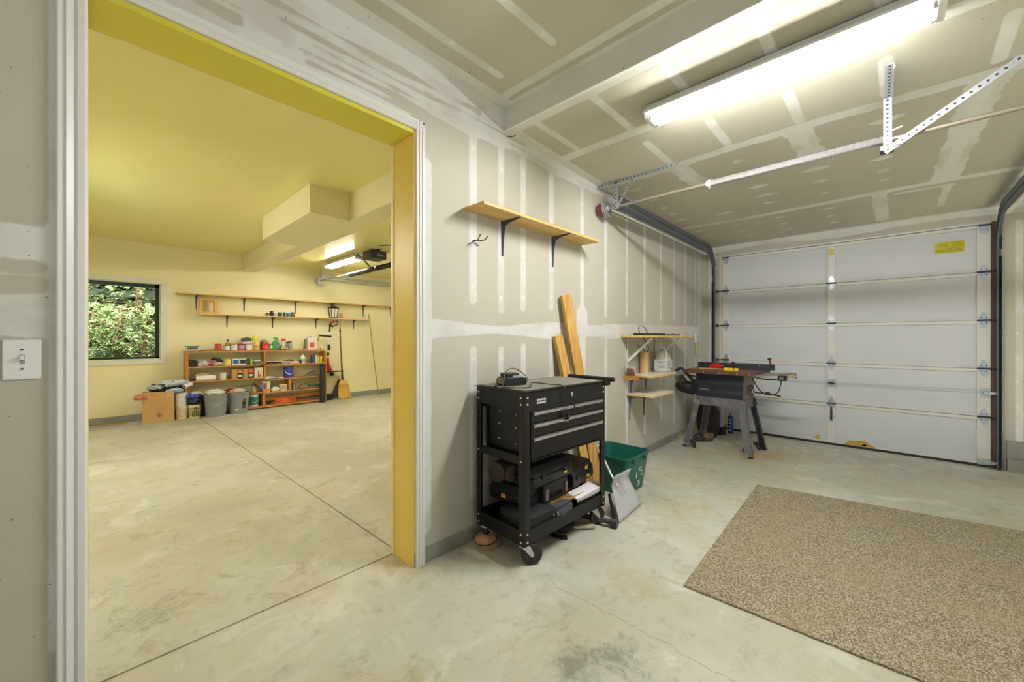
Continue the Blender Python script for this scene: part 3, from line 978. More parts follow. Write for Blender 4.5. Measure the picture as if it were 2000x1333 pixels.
b.lathe([(.02, 1.845), (.056, 1.845), (.058, 1.85), (.050, 1.853), (.050, 1.885), (.060, 1.889), (.060, 1.894), (.02, 1.894)], M('maroon_drum', (140, 50, 72), .45, var=.2, vscale=30), (3.2, 0, 2.474), axis='y')
b.lathe([(.058, 1.836), (.066, 1.838), (.066, 1.842), (.058, 1.845)], PALEG, (3.2, 0, 2.474), axis='y')
b.build('cable_drum', t)['label'] = 'maroon cable drum'
b = MB()
b.prism([(3.2 - .07, 2.474 + .0), (3.2 - .045, 2.474 + .058), (3.2 + .045, 2.474 + .058), (3.2 + .07, 2.474 - .01), (3.2 + .05, 2.474 - .065), (3.2 - .04, 2.474 - .06)], 'y', 1.818, 1.826, GALV)
b.cyl((3.2, 1.80, 2.474), (3.2, 1.83, 2.474), .024, PALEG, n=14)
b.cyl((3.2, 1.797, 2.474), (3.2, 1.80, 2.474), .015, DARKSTEEL, n=10)
b.build('bearing_plate', t, bevel=.001)
# hanger at the wall end
t = thing('track_hanger', (3.17, 1.7, 2.7), 'galvanized angle hanger bolted to the ceiling above the maroon cable drum', 'bracket', 'perforated steel hangers')
zc_ = ceil_z(3.2)
b = MB(); hole_strip(b, (3.19, 1.92, zc_ - .016), (3.19, 1.20, zc_ - .016), .030, GALV, (1, 0, 0)); hole_strip(b, (3.205, 1.92, zc_ - .004), (3.205, 1.20, zc_ - .004), .030, GALV, (0, 0, 1), False); b.build('ceiling_angle', t, smooth=0)
b = MB(); hole_strip(b, (3.19, 1.73, zc_ - .01), (3.19, 1.73, 2.45), .032, GALV, (1, 0, 0)); b.bar((3.197, 1.713, zc_ - .01), (3.197, 1.713, 2.45), .003, .02, GALV, (1, 0, 0)); b.build('drop_angle', t, smooth=0)
b = MB(); hole_strip(b, (3.183, 1.56, zc_ - .02), (3.183, 1.715, 2.46), .022, GALV, (1, 0, 0), gap=.05); b.build('brace', t, smooth=0)
# hanger at the spring
zc_ = ceil_z(3.0)
t = thing('track_hanger', (3.1, -.02, 2.7), 'galvanized perforated hanger holding the right end of the coil spring', 'bracket', 'perforated steel hangers')
b = MB(); p0 = (2.82, -.028, ceil_z(2.82) - .003); p1 = (3.21, -.028, ceil_z(3.21) - .003)
hole_strip(b, p0, p1, .034, PALEG, (0, 0, 1)); b.bar((2.82, -.044, ceil_z(2.82) - .016), (3.21, -.044, ceil_z(3.21) - .016), .003, .03, PALEG); 
for xx in (2.84, 3.02): b.cyl((xx, -.05, ceil_z(xx) - .012), (xx, -.042, ceil_z(xx) - .012), .008, PALEG, n=8)
b.build('ceiling_angle', t, smooth=0)
b = MB(); hole_strip(b, (3.175, -.022, 2.70), (3.175, -.022, 2.405), .034, PALEG, (1, 0, 0), gap=.026); b.bar((3.19, -.040, 2.70), (3.19, -.040, 2.405), .003, .03, PALEG, (1, 0, 0)); b.build('drop_angle', t, smooth=0)
b = MB(); b.box(3.165, -.05, 2.395, 3.235, .01, 2.425, DARKSTEEL); b.cyl((3.16, -.045, 2.41), (3.16, -.08, 2.415), .008, PALEG, n=8); b.cyl((3.17, -.03, 2.50), (3.165, -.085, 2.51), .006, PALEG, n=8); b.build('clamp', t, bevel=.002)
b = MB(); hole_strip(b, (3.165, -.01, 2.385), (3.165, -.535, 2.715), .034, PALEG, (1, 0, 0), gap=.034); b.build('brace', t, smooth=0)
b = MB(); hole_strip(b, (3.16, -.48, 2.69), (3.16, -.90, 2.705), .034, PALEG, (1, 0, 0), gap=.034); b.build('upper_brace', t, smooth=0)

# =================================================================== SMALL FIXTURES ON THE LEFT WALL STRIP
t = thing('light_switch', (-.152, YW, 1.233), 'white toggle light switch plate on the bare wall left of the opening', 'light switch')
b = MB(); b.box(-.19, YW - .006, 1.172, -.1135, YW, 1.294, WHITE); b.build('plate', t, bevel=.003)
b = MB(); b.box(-.157, YW - .0065, 1.219, -.146, YW - .005, 1.248, M('switch_slot', (150, 148, 142), .6)); b.box(-.1555, YW - .017, 1.232, -.1475, YW - .005, 1.246, WHITE); b.build('toggle', t, bevel=.001)
b = MB()
for z in (1.204, 1.263): b.cyl((-.1515, YW - .008, z), (-.1515, YW - .005, z), .003, DARKSTEEL, n=8)
b.build_each('screw', t)

# =================================================================== SHELF AND HOOK HIGH ON THE DIVIDING WALL
t = thing('wall_shelf', (2.26, YW, 2.11), 'long pine plank shelf on two grey brackets high on the dividing wall', 'shelf')
b = MB(); b.box(1.605, 1.742, 2.106, 2.925, YW, 2.126, PINE); b.build('board', t, bevel=.002, smooth=0)
def shelf_bracket(t, x, z, depth=.17, drop=.24, mat=None, yw=YW, w=.022):
    mat = mat or M('grey_bracket', (92, 98, 114), .45, .3)
    b = MB()
    b.prism([(yw - .002, z), (yw - .002, z - drop), (yw - .010, z - drop), (yw - .018, z - drop * .45), (yw - .032, z - .035), (yw - depth * .45, z - .018), (yw - depth, z - .006), (yw - depth, z)], 'x', x - w * .18, x + w * .18, mat)
    b.prism([(yw, z), (yw - depth, z), (yw - depth, z - .003), (yw, z - .003)], 'x', x - w / 2, x + w / 2, mat)
    b.add([(x - w / 2, yw, z), (x + w / 2, yw, z), (x + w * .2, yw, z - drop), (x - w * .2, yw, z - drop), (x - w / 2, yw - .004, z), (x + w / 2, yw - .004, z), (x + w * .2, yw - .004, z - drop), (x - w * .2, yw - .004, z - drop)], [[0, 1, 2, 3], [7, 6, 5, 4], [0, 3, 7, 4], [1, 5, 6, 2], [2, 6, 7, 3]], mat)
    return b.build('bracket', t, smooth=20)
shelf_bracket(t, 1.945, 2.106); shelf_bracket(t, 2.515, 2.106)
b = MB()
HK = M('dark_red_hook', (84, 40, 44), .5)
b.tube([(1.678, YW, 1.928), (1.678, YW - .03, 1.925)], .004, HK, n=6)
for s in (-1, 1):
    b.tube([(1.678, YW - .03, 1.925), (1.678 + s * .012, YW - .055, 1.920), (1.678 + s * .028, YW - .085, 1.925), (1.678 + s * .030, YW - .105, 1.945)], .0035, HK, n=6)
    b.tube([(1.678, YW - .01, 1.925), (1.678 + s * .022, YW - .006, 1.908), (1.678 + s * .040, YW - .005, 1.900)], .003, HK, n=6)
tag(b.build('wall_hook'), 'small dark red forked hook on the wall below the high plank shelf', 'hook')
b = MB(); b.tube([(2.0, YW, 2.72), (1.985, YW - .05, 2.695), (2.02, YW - .06, 2.715)], .003, DARKSTEEL, n=6)
tag(b.build('bent_nail'), 'bent dark nail sticking out of the taped wall corner under the ceiling beam', 'nail')

# =================================================================== TOOL CART
RZ = R(-2.5)
CO = Vector((1.648, 1.458, 0))
cart = thing('tool_cart', CO, 'black steel tool cart with drawers on top and an open lower tray, by the opening', 'tool cart', rz=RZ)
CM = Matrix.Translation(CO) @ Matrix.Rotation(RZ, 4, 'Z')
def cw(x, y, z): return CM @ Vector((x, y, z))
CW_, CD_ = .812, .415
BOLT = M('silver_rivet', (224, 222, 214), .3, .4, var=0)
ZB, ZTP = .122, .992
for (px, py, sx, sy) in ((0, 0, 1, 1), (CW_, 0, -1, 1), (0, CD_, 1, -1), (CW_, CD_, -1, -1)):
    b = MB()
    b.box(min(px, px + sx * .047), py - (.003 if sy > 0 else 0), ZB, max(px, px + sx * .047), py + (0 if sy > 0 else .003), ZTP, BLACK)
    b.box(px - (.003 if sx > 0 else 0), min(py, py + sy * .043), ZB, px + (0 if sx > 0 else .003), max(py, py + sy * .043), ZTP, BLACK)
    p = b.build('post', cart, bevel=.0012, smooth=0)
    b = MB()
    for z in ((.145, .190, .922, .960) if py == 0 else (.150, .195, .96)):
        b.cyl((px + sx * .022, py - sy * .008, z), (px + sx * .022, py - sy * .002, z), .0058, BOLT, n=10)
    for z in (.145, .190, .60, .922, .960) if px == 0 else (.145, .19, .60, .92):
        b.cyl((px - sx * .008, py + sy * .021, z), (px - sx * .002, py + sy * .021, z), .0058, BOLT, n=10)
    b.build_each('rivet', p)
b = MB(); b.box(-.012, -.014, ZTP, CW_ + .012, CD_ + .012, ZTP + .006, BLACK); b.box(-.002, 0, ZTP - .012, CW_, CD_, ZTP, BLACK)
b.build('top', cart, bevel=.002, smooth=0)
b = MB(); b.box(.008, .004, ZTP + .006, CW_ - .02, CD_ - .006, ZTP + .011, M('dusty_mat', (120, 116, 106), .9, var=.25, vscale=12, bump=.5)); b.build('mat', cart, bevel=.002, smooth=0)['label'] = 'dusty grey mat'
b = MB()   # side bands
for x in (-.001, CW_ - .002):
    b.box(x, .0, .890, x + .003, CD_, ZTP, BLACK); b.box(x, 0, .580, x + .003, CD_, .630, BLACK)
b.box(0, CD_ - .003, .86, CW_, CD_, ZTP, BLACK)
b.build_each('side_band', cart, smooth=0)
b = MB(); b.box(.035, .001, .598, CW_ - .035, .335, .905, BLACK); b.box(.03, .0, .895, CW_ - .03, .33, ZTP - .012, BLACK)
b.box(.046, -.004, .895, CW_ - .046, .0, ZTP - .004, BLACK)
b.build('cabinet', cart, bevel=.002, smooth=0)
b = MB(); b.box(.07, .33, .60, CW_ - .07, CD_ - .006, .93, BLACK); b.build('back_panel', cart, smooth=0)
b = MB()
for y, z in ((.235, .855), (.09, .852), (.238, .782), (.095, .775), (.24, .69), (.10, .680)):
    b.cyl((.028, y, z), (.036, y, z), .0042, BOLT, n=8)
b.build_each('cabinet_rivet', cart)
HND = M('drawer_handle_steel', (206, 204, 208), .25, .9, var=.05)
for x0, x1, z0, z1 in ((.052, .430, .812, .878), (.434, CW_ - .050, .812, .878), (.052, CW_ - .05, .735, .808), (.052, CW_ - .05, .604, .731)):
    b = MB(); b.box(x0, -.006, z0, x1, .002, z1, BLACK); d = b.build('drawer', cart, bevel=.002, smooth=0)
    b = MB()
    b.prism([(-.006, z1 - .002), (-.022, z1 - .004), (-.027, z1 - .012), (-.024, z1 - .020), (-.019, z1 - .017), (-.018, z1 - .011), (-.006, z1 - .008)], 'x', x0 + .006, x1 - .006, HND)
    b.build('handle', d, smooth=40)
b = MB(); b.box(.052, -.012, .594, CW_ - .05, .002, .602, BLACK); b.build('lip', cart, bevel=.001, smooth=0)
b = MB(); b.box(.10, -.0065, .917, .178, -.004, .946, HND)
np_ = b.build('nameplate', cart, bevel=.001, smooth=0)
INK = M('black_ink', (20, 20, 22), .6, var=0)
text_part('US-GENERAL', 'nameplate_text', .0125, INK, np_, (.139, -.0072, .9315), (R(90), 0, 0), sx=.9)
b = MB(); b.cyl((.425, -.004, .943), (.425, -.012, .943), .013, HND, n=16); b.cyl((.425, -.012, .943), (.425, -.0135, .943), .004, DARKSTEEL, n=8); b.build('lock', cart)
b = MB()   # tray
b.box(0, 0, .126, CW_, CD_, .131, BLACK)
for x0, y0, x1, y1 in ((.0, -.001, CW_, .003), (0, CD_ - .003, CW_, CD_ + .001), (-.001, 0, .003, CD_), (CW_ - .003, 0, CW_ + .001, CD_)):
    b.box(x0, y0, .126, x1, y1, .208, BLACK)
b.build('tray', cart, smooth=0)
b = MB()
b.tube([(CW_ + .055, -.045, ZTP + .012), (CW_ + .055, CD_ - .06, ZTP + .012)], .0155, BLACKP, n=12)
for y in (0.0, CD_ - .10): b.box(CW_ - .02, y - .012, ZTP - .03, CW_ + .06, y + .008, ZTP + .012, BLACK)
b.build('push_handle', cart, bevel=.002)
def caster(x, y, rot, brake=False):
    b = MB()
    X = Matrix.Translation((x, y, 0)) @ Matrix.Rotation(rot, 4, 'Z')
    b.X = X
    ZK = M('zinc_fork', (196, 206, 198), .4, .5)
    b.cyl((0, 0, .116), (0, 0, .124), .03, ZK, n=14)
    for s in (-1, 1):
        b.prism([(-.030, .122), (.030, .122), (.056, .060), (.044, .048), (.030, .062)], 'y', s * .019 - .0015, s * .019 + .0015, ZK)
    b.box(-.030, -.02, .112, .030, .02, .118, ZK)
    b.cyl((.044, -.025, .0615), (.044, .025, .0615), .006, BOLT, n=8)
    f = b.build('caster', cart)
    b = MB(); b.X = X
    b.lathe([(.012, -.015), (.054, -.015), (.061, -.010), (.061, .010), (.054, .015), (.012, .015)], M('caster_tyre', (40, 34, 34), .55, var=.3), (.044, 0, .0615), axis='y', n=28)
    b.lathe([(.0, -.0155), (.018, -.0155), (.018, .0155), (.0, .0155)], M('caster_hub', (92, 58, 50), .5), (.044, 0, .0615), axis='y', n=16)
    b.build('wheel', f, smooth=30)
caster(.035, .035, R(-35)); caster(CW_ - .10, .035, R(-15)); caster(.03, CD_ - .05, R(20)); caster(CW_ - .05, CD_ - .05, R(10))

# ---- on the cart top: charger and its cord
ZM = ZTP + .0115
def on_cart(name, x, y, z, label, cat, rz=0, group=None):
    p = cw(x, y, z)
    return thing(name, p, label, cat, group, rz=RZ + rz)
t = on_cart('battery_charger', .135, .255, ZM, 'black cordless battery charger lying on the dusty cart top', 'charger', R(-12))
b = MB(); b.prism([(-.065, 0), (.085, 0), (.09, .01), (.088, .045), (.06, .05), (-.055, .052), (-.07, .04), (-.072, .01)], 'y', -.055, .05, BLACKP); b.build('body', t, bevel=.004)
b = MB(); b.box(-.045, -.03, .05, .05, .045, .075, BLACKP); b.build('battery_dock', t, bevel=.004)
b = MB(); b.box(.0, -.038, .050, .075, -.030, .060, M('charger_rail', (176, 190, 200), .35)); b.build('contact_rail', t, smooth=0)
b = MB(); b.rbox(-.074, -.045, .012, -.066, .03, .045, M('olive_label', (132, 120, 60), .6), r=.003); b.build('side_label', t)
b = MB()
cord = [(.21, .20, ZM + .02), (.26, .22, ZM + .02), (.27, .25, ZM + .05), (.20, .25, ZM + .09), (.12, .23, ZM + .105), (.06, .22, ZM + .08), (.03, .20, ZM + .02), (.01, .19, ZM + .004), (.02, .12, ZM + .004), (.07, .06, ZM + .004), (.14, .08, ZM + .004), (.22, .15, ZM + .012), (.27, .14, ZM + .010), (.31, .06, ZM + .004), (.335, .0, ZM + .002), (.345, -.026, ZM - .03), (.350, -.034, ZM - .10), (.345, -.036, ZM - .17)]
def smooth_path(pts, n=6):
    P = [Vector(p) for p in pts]; out = []
    for i in range(len(P) - 1):
        a = P[max(i - 1, 0)]; b0 = P[i]; c0 = P[i + 1]; d = P[min(i + 2, len(P) - 1)]
        for k in range(n):
            s = k / n
            out.append(.5 * ((2 * b0) + (c0 - a) * s + (2 * a - 5 * b0 + 4 * c0 - d) * s * s + (3 * b0 - a - 3 * c0 + d) * s ** 3))
    out.append(P[-1]); return out
CORDM = M('black_cord', (26, 26, 28), .45)
cd = on_cart('charger_cord', 0, 0, 0, 'black power cord looping over the charger and hanging down the drawer fronts', 'cord')
b = MB(); b.tube(smooth_path(cord), .0028, CORDM, n=6); b.build('cord', cd)
b = MB(); b.box(.336, -.045, ZM - .205, .356, -.028, ZM - .17, CORDM); b.box(.339, -.040, ZM - .222, .341, -.034, ZM - .205, CHROME); b.box(.351, -.040, ZM - .222, .353, -.034, ZM - .205, CHROME); b.build('plug', cd, bevel=.002)
b = MB(); b.tube([(-.0, .245, ZM + .003), (.03, .25, ZM + .004)], .006, CORDM, n=8); b.build('cord_tip', cd)

# ---- things in the lower tray
YLB = M('yellow_label', (238, 196, 30), .5, var=.03)
def case_label(parent, loc, rot, w=.036, h=.026, words=('DEWALT',)):
    b = MB(); b.rbox(-w / 2, -h / 2, 0, w / 2, h / 2, .0012, YLB, r=.003)
    o = b.build('label', parent); o.location = loc; o.rotation_euler = rot
    for i, s in enumerate(words):
        text_part(s, 'label_text', h * .34, INK, o, (0, h * (.18 - .42 * i), .0018), (0, 0, 0), sx=.9)
    return o
CASE = M('black_case', (24, 24, 27), .5, var=.2, bump=.3, bscale=200)
def hard_case(x, y, z, w, d, h, rz, tilt, label, labels):
    t = on_cart('tool_case', x, y, z, label, 'tool case', R(rz), 'black hard tool cases in the cart')
    t.rotation_euler = (R(tilt[0]), R(tilt[1]), t.rotation_euler[2])
    b = MB()
    b.prism([(-d / 2 + .01, 0), (d / 2 - .01, 0), (d / 2, .02), (d / 2, h * .48), (-d / 2, h * .48), (-d / 2, .02)], 'x', -w / 2, w / 2, CASE)
    b.build('case_base', t, bevel=.006)
    b = MB()
    b.prism([(-d / 2, h * .50), (d / 2, h * .50), (d / 2, h - .03), (d / 2 - .02, h), (-d / 2 + .03, h), (-d / 2, h - .04)], 'x', -w / 2 + .002, w / 2 - .002, CASE)
    b.box(-w * .3, -d / 2 - .004, h * .52, w * .3, -d / 2 + .01, h * .60, CASE)
    b.build('case_lid', t, bevel=.006)
    b = MB()
    for s in (-.28, .28): b.box(w * s - .018, -d / 2 - .008, h * .36, w * s + .018, -d / 2, h * .62, CASE)
    b.build_each('latch', t, bevel=.003)
    for (lx, lz, ws) in labels: case_label(t, (lx, -d / 2 - .0005, lz), (R(90), 0, 0), words=ws)
    return t
hard_case(.345, .20, .385, .40, .26, .128, 2, (0, 0), 'black hard tool case with one yellow label, topmost in the cart', [(.115, .045, ('DEWALT',))])
hard_case(.225, .275, .262, .30, .22, .11, -82, (0, 0), 'black hard tool case with yellow label in the dark left side of the cart', [(-.03, .04, ('DEWALT',))])
hard_case(.700, .215, .285, .25, .24, .125, 2, (0, -7), 'black hard tool case with two yellow labels, tilted at the right end of the cart', [(.04, .098, ('DEWALT',)), (.055, .035, ('DEWALT',))])
t = on_cart('organizer_case', .40, .20, .255, 'small dark organizer case with grey latches in the middle of the cart', 'case', R(3))
b = MB(); b.box(-.13, -.10, 0, .13, .10, .12, CASE); b.build('body', t, bevel=.006)
b = MB()
for k in range(6): b.box(-.055 + k * .02, -.106, .02, -.044 + k * .02, -.10, .05, CASE)
b.build_each('rib', t, bevel=.002)
b = MB()
for s in (-1, 1): b.box(s * .105 - .013, -.108, .02, s * .105 + .013, -.10, .085, M('grey_latch', (120, 116, 104), .6))
b.build_each('latch', t, bevel=.002)
t = on_cart('circular_saw', .13, .30, .395, 'dark brown power tool lying in the back left of the cart', 'power tool', R(10))
BR_ = M('dark_brown_plastic', (50, 38, 36), .6, var=.3)
b = MB(); b.lathe([(.02, -.09), (.062, -.085), (.068, -.03), (.066, .05), (.05, .09), (.0, .095)], BR_, (0, 0, .07), axis='x'); b.build('motor_housing', t)
b = MB(); b.tube([(0.06, -.03, .05), (.12, -.06, .045), (.18, -.05, .05), (.2, 0, .06)], .02, BR_, n=10); b.build('handle', t)
b = MB(); b.cyl((-.02, -.055, .06), (-.02, -.075, .06), .05, M('tan_disc', (86, 72, 56), .7), n=24); b.build('guard', t)
t = on_cart('cardboard_tray', .36, .17, .232, 'worn shallow cardboard tray of wood chips lying across the cart', 'tray', R(-3))
CARD = M('brown_cardboard', (176, 138, 88), .85, var=.12, vscale=14)
b = MB(); b.box(-.14, -.11, 0, .36, .11, .006, CARD); b.box(-.14, -.11, 0, .36, -.106, .02, CARD); b.box(-.14, .106, 0, .36, .11, .02, CARD); b.build('tray', t, smooth=0)
b = MB(); rg = random.Random(9)
for k in range(150):
    x = rg.uniform(-.13, .35); y = rg.uniform(-.10, .09); z = .008 + rg.random() * .010
    b.bar((x, y, z), (x + rg.uniform(-.02, .02), y + rg.uniform(-.02, .02), z + rg.uniform(0, .006)), .006, .002, M('wood_chip', (206, 168, 96), .8))
b.build('wood_chips', t, smooth=0)['kind'] = 'stuff'
t = on_cart('tool_bag', .20, .115, .133, 'soft black zippered tool bag slumping over the front rim of the cart', 'bag', R(-2))
BAG = M('black_nylon', (28, 26, 30), .7, var=.25, bump=.6, bscale=120)
def soft_box(b, x0, y0, z0, x1, y1, z1, mat, n=10, amp=.008, round_=.03, seed=0):
    """sagging, rounded fabric block"""
    vs = []; fs = []
    cx, cy, cz = (x0 + x1) / 2, (y0 + y1) / 2, (z0 + z1) / 2; hx, hy, hz = (x1 - x0) / 2, (y1 - y0) / 2, (z1 - z0) / 2
    for ax in range(3):
        for sg in (-1, 1):
            k0 = len(vs)
            for i in range(n + 1):
                for j in range(n + 1):
                    a = -1 + 2 * i / n; c = -1 + 2 * j / n
                    q = [0, 0, 0]; q[ax] = sg; q[(ax + 1) % 3] = a * sg; q[(ax + 2) % 3] = c
                    p = Vector(q); m = (abs(p.x) ** 6 + abs(p.y) ** 6 + abs(p.z) ** 6) ** (1 / 6)
                    p = p / m
                    w = Vector((cx + p.x * hx, cy + p.y * hy, cz + p.z * hz))
                    w += p * amp * mnoise.noise(Vector((w.x * 14, w.y * 14, w.z * 14 + seed)))
                    vs.append(tuple(w))
            for i in range(n):
                for j in range(n):
                    a0 = k0 + i * (n + 1) + j
                    fs.append([a0, a0 + n + 1, a0 + n + 2, a0 + 1])
    b.add(vs, fs, mat)
b = MB(); soft_box(b, -.16, -.10, 0, .15, .16, .125, BAG); b.build('body', t)
b = MB(); soft_box(b, .09, -.108, .0, .265, -.02, .122, M('blue_grey_canvas', (62, 68, 82), .8, var=.2, bump=.6, bscale=150), seed=4); b.build('side_pocket', t)['label'] = 'blue grey canvas side pocket'
b = MB(); b.tube(smooth_path([(-.14, -.095, .112), (0, -.104, .12), (.10, -.106, .118), (.18, -.106, .122), (.25, -.09, .120)]), .003, M('zip_tape', (20, 20, 22), .5), n=6); b.build('zip', t)
b = MB(); b.tube([(.10, -.110, .10), (.108, -.110, .078)], .004, M('zip_pull', (190, 184, 150), .4), n=6); b.tube([(.06, -.108, .10), (.08, -.108, .08)], .0018, CHROME, n=5); b.build('zip_pull', t)
t = on_cart('document_box', .665, .105, .132, 'open black plastic box holding white paper at the right end of the cart', 'box', R(-3))
b = MB()
for x0, y0, x1, y1, h in ((-.14, -.09, .14, -.086, .085), (-.14, .086, .14, .09, .11), (-.14, -.09, -.136, .09, .10), (.136, -.09, .14, .09, .10)): b.box(x0, y0, 0, x1, y1, h, BLACKP)
b.box(-.14, -.09, 0, .14, .09, .004, BLACKP); b.build('box', t, bevel=.001, smooth=0)
b = MB(); b.box(-.13, -.075, .0, .150, .015, .034, M('white_paper', (232, 230, 232), .7, var=.03), Matrix.Translation((0, -.010, .098)) @ Matrix.Rotation(R(-5), 4, 'Y') @ Matrix.Rotation(R(12), 4, 'X'))
b.build('paper_stack', t, bevel=.001, smooth=0)
bpy.data.objects['paper_stack']['label'] = 'white paper stack'

# ---- on the floor round the cart
def cap_mesh(name, x, y, r, h, mat, label, cat, seed, brim_dir):
    t = thing(name, (x, y, 0), label, cat)
    b = MB(); b.blob((x, y, h * .62), r, r * .85, h * .62, mat, amp=.14, freq=5, seed=seed, sub=4); b.build('crown', t)
    b = MB(); dx, dy = brim_dir
    pts = []
    for k in range(13):
        a = -1.15 + 2.3 * k / 12
        c, s = math.cos(a), math.sin(a)
        pts.append((x + (dx * c - dy * s) * r * 1.35, y + (dx * s + dy * c) * r * 1.35))
    for k in range(13):
        a = 1.15 - 2.3 * k / 12
        c, s = math.cos(a), math.sin(a)
        pts.append((x + (dx * c - dy * s) * r * .9, y + (dx * s + dy * c) * r * .9))
    b.prism(pts, 'z', .006, .012, mat); b.build('brim', t)
    return t
cap_mesh('baseball_cap', 1.70, 1.83, .070, .052, M('faded_pink_cloth', (206, 160, 126), .9, var=.18, vscale=20, bump=.5), 'faded salmon cloth cap on the floor by the wheel nearest the wall', 'cap', 3, (.0, -1))
cap_mesh('baseball_cap', 2.16, 1.56, .085, .07, M('black_cloth', (30, 29, 33), .85, var=.2, bump=.5), 'crumpled black cloth cap on the floor under the tool cart', 'cap', 8, (-1, .3))
t = thing('floor_roller', (2.44, 1.34, 0), 'dark metal rod with a round knob end on the floor beyond the cart wheel', 'rod')
b = MB(); b.tube([(2.44, 1.31, .031), (2.43, 1.355, .034)], [.030, .029], DARKSTEEL, n=18); b.build('knob', t, bevel=.003)
b = MB(); b.cyl((2.43, 1.35, .034), (2.34, 1.66, .040), .018, DARKSTEEL, n=10); b.build('rod', t)
b = MB(); b.bar((2.33, 1.42, .02), (2.12, 1.62, .02), .03, .012, M('pale_strip', (190, 176, 150), .6)); b.build('strip', t, smooth=0)
b = MB(); b.tube([(2.50, 1.39, .12), (2.47, 1.345, .06)], .012, BLACKP, n=8); b.bar((2.485, 1.40, .20), (2.455, 1.345, .05), .02, .006, BLACK); b.build('strap', t)

# ---- two studs leaning behind the cart
def leaning(name, top, foot, w, d, label, roll, group='lumber leaning behind the cart'):
    t0 = Vector(top); f0 = Vector(foot)
    b = MB()
    ax = (t0 - f0).normalized(); s = Vector((math.cos(roll), math.sin(roll), 0)); s = (s - ax * s.dot(ax)).normalized(); u = ax.cross(s)
    vs = []
    for p in (f0, t0):
        for a, c in ((-1, -1), (1, -1), (1, 1), (-1, 1)):
            vs.append(tuple(p + s * a * w / 2 + u * c * d / 2))
    b.add(vs, [[0, 1, 2, 3], [7, 6, 5, 4], [0, 4, 5, 1], [1, 5, 6, 2], [2, 6, 7, 3], [3, 7, 4, 0]], PINEZ)
    if name == 'timber_stud':
        q = s * (w / 2 + .010)
        vs = [tuple(Vector(p) + q * 1.0 + (u * 0)) for p in vs]
    return tag(b.build(name, bevel=.002, smooth=0), label, 'lumber', group)
leaning('timber_stud', (2.625, 1.875, 1.648), (2.90, 1.735, .02), .088, .038, 'tall golden timber stud leaning on the dividing wall behind the cart', R(-20))
leaning('timber_stud', (2.545, 1.895, 1.315), (2.74, 1.70, .02), .085, .036, 'shorter timber stud leaning behind the cart, left of the tall one', R(-8))

# ---- green recycling bin
GRN = M('green_plastic', (22, 98, 84), .42, var=.12, vscale=5)
t = thing('recycling_bin', (3.13, 1.70, 0), 'open green plastic recycling bin on the floor against the dividing wall', 'recycling bin')
def rrect(x0, y0, x1, y1, r, s=4):
    pts = []
    for cx, cy, a0 in ((x1 - r, y1 - r, 0), (x0 + r, y1 - r, 90), (x0 + r, y0 + r, 180), (x1 - r, y0 + r, 270)):
        for k in range(s + 1):
            a = R(a0 + 90 * k / s); pts.append((cx + r * math.cos(a), cy + r * math.sin(a)))
    return pts
def ring(x0, y0, x1, y1, r, z): return [(p[0], p[1], z) for p in rrect(x0, y0, x1, y1, r)]
b = MB()
B0 = (2.965, 1.525, 3.305, 1.86); B1 = (2.928, 1.487, 3.345, 1.905)
b.rings([ring(*B0, .04, .002), ring(*B1, .045, .300), ring(B1[0] - .008, B1[1] - .008, B1[2] + .008, B1[3] + .005, .045, .300), ring(B1[0] - .008, B1[1] - .008, B1[2] + .008, B1[3] + .005, .045, .318), ring(B1[0] + .002, B1[1] + .002, B1[2] - .002, B1[3] - .002, .042, .318), ring(B0[0] + .004, B0[1] + .004, B0[2] - .004, B0[3] - .004, .038, .008)], GRN)
b.build('tub', t, smooth=25)
b = MB()
for x in (3.04, 3.24): b.box(x - .02, 1.472, .262, x + .02, 1.484, .30, GRN)
b.build_each('rim_rib', t, bevel=.003)
WI = M('white_print', (206, 222, 214), .6, var=0)
for s, dx, dz, sz in (('RECYCLE', .0, .205, .020), ('PLEASE', .0, .185, .017), ('REDUCE', .0, .090, .017), ('REUSE', .01, .073, .017), ('RECYCLE', .01, .055, .016)):
    text_part(s, 'print', sz, WI, t, (3.155 + dx, 1.5135 - (dz + .0) * .128 - .0025, dz), (R(97.3), 0, 0), sx=.8)
b = MB()
for k in range(3):
    a = R(90 + 120 * k); c0 = Vector((3.20, 0, .150))
    for (o, w) in ((0, 1),):
        p = [Vector((c0.x + .022 * math.cos(a + q), 1.4918, c0.z + .022 * math.sin(a + q))) for q in (-.75, .75)]
        b.bar(p[0], p[1], .008, .0015, WI, (0, 1, 0))
b.prism([(3.105, .125), (3.118, .150), (3.112, .158), (3.118, .170), (3.107, .176), (3.098, .165), (3.099, .150), (3.092, .125)], 'y', 1.4925, 1.495, WI)
b.build('recycling_symbol', t, smooth=0)

# ---- dustpan standing on its lip against the bin
t = thing('dustpan', (2.7, 1.36, 0), 'shiny metal dustpan leaning against the green bin beside the cart wheel', 'dustpan')
PANM = M('pan_aluminium', (206, 208, 214), .42, .35, var=.06, vscale=5)
b = MB()
P00 = Vector((2.505, 1.335, .004)); P10 = Vector((2.905, 1.358, .010)); P01 = Vector((2.575, 1.462, .262)); P11 = Vector((2.815, 1.468, .255))
n = 12; vs = []; fs = []
nr = Vector((0, -1, .45)).normalized()
for i in range(n + 1):
    for j in range(n + 1):
        a = i / n; c = j / n
        p = (P00 * (1 - a) + P10 * a) * (1 - c) + (P01 * (1 - a) + P11 * a) * c
        lip = max(0, abs(a - .5) * 2 - .88) / .12 * .022 * (.3 + .7 * c)
        hood = max(0, c - .80) / .20
        p = p + nr * (lip + hood ** 1.4 * .055) + Vector((0, 0, .012 * hood)) 
        if c > .8: p += nr * .003 * math.sin(a * 44)
        vs.append(tuple(p))
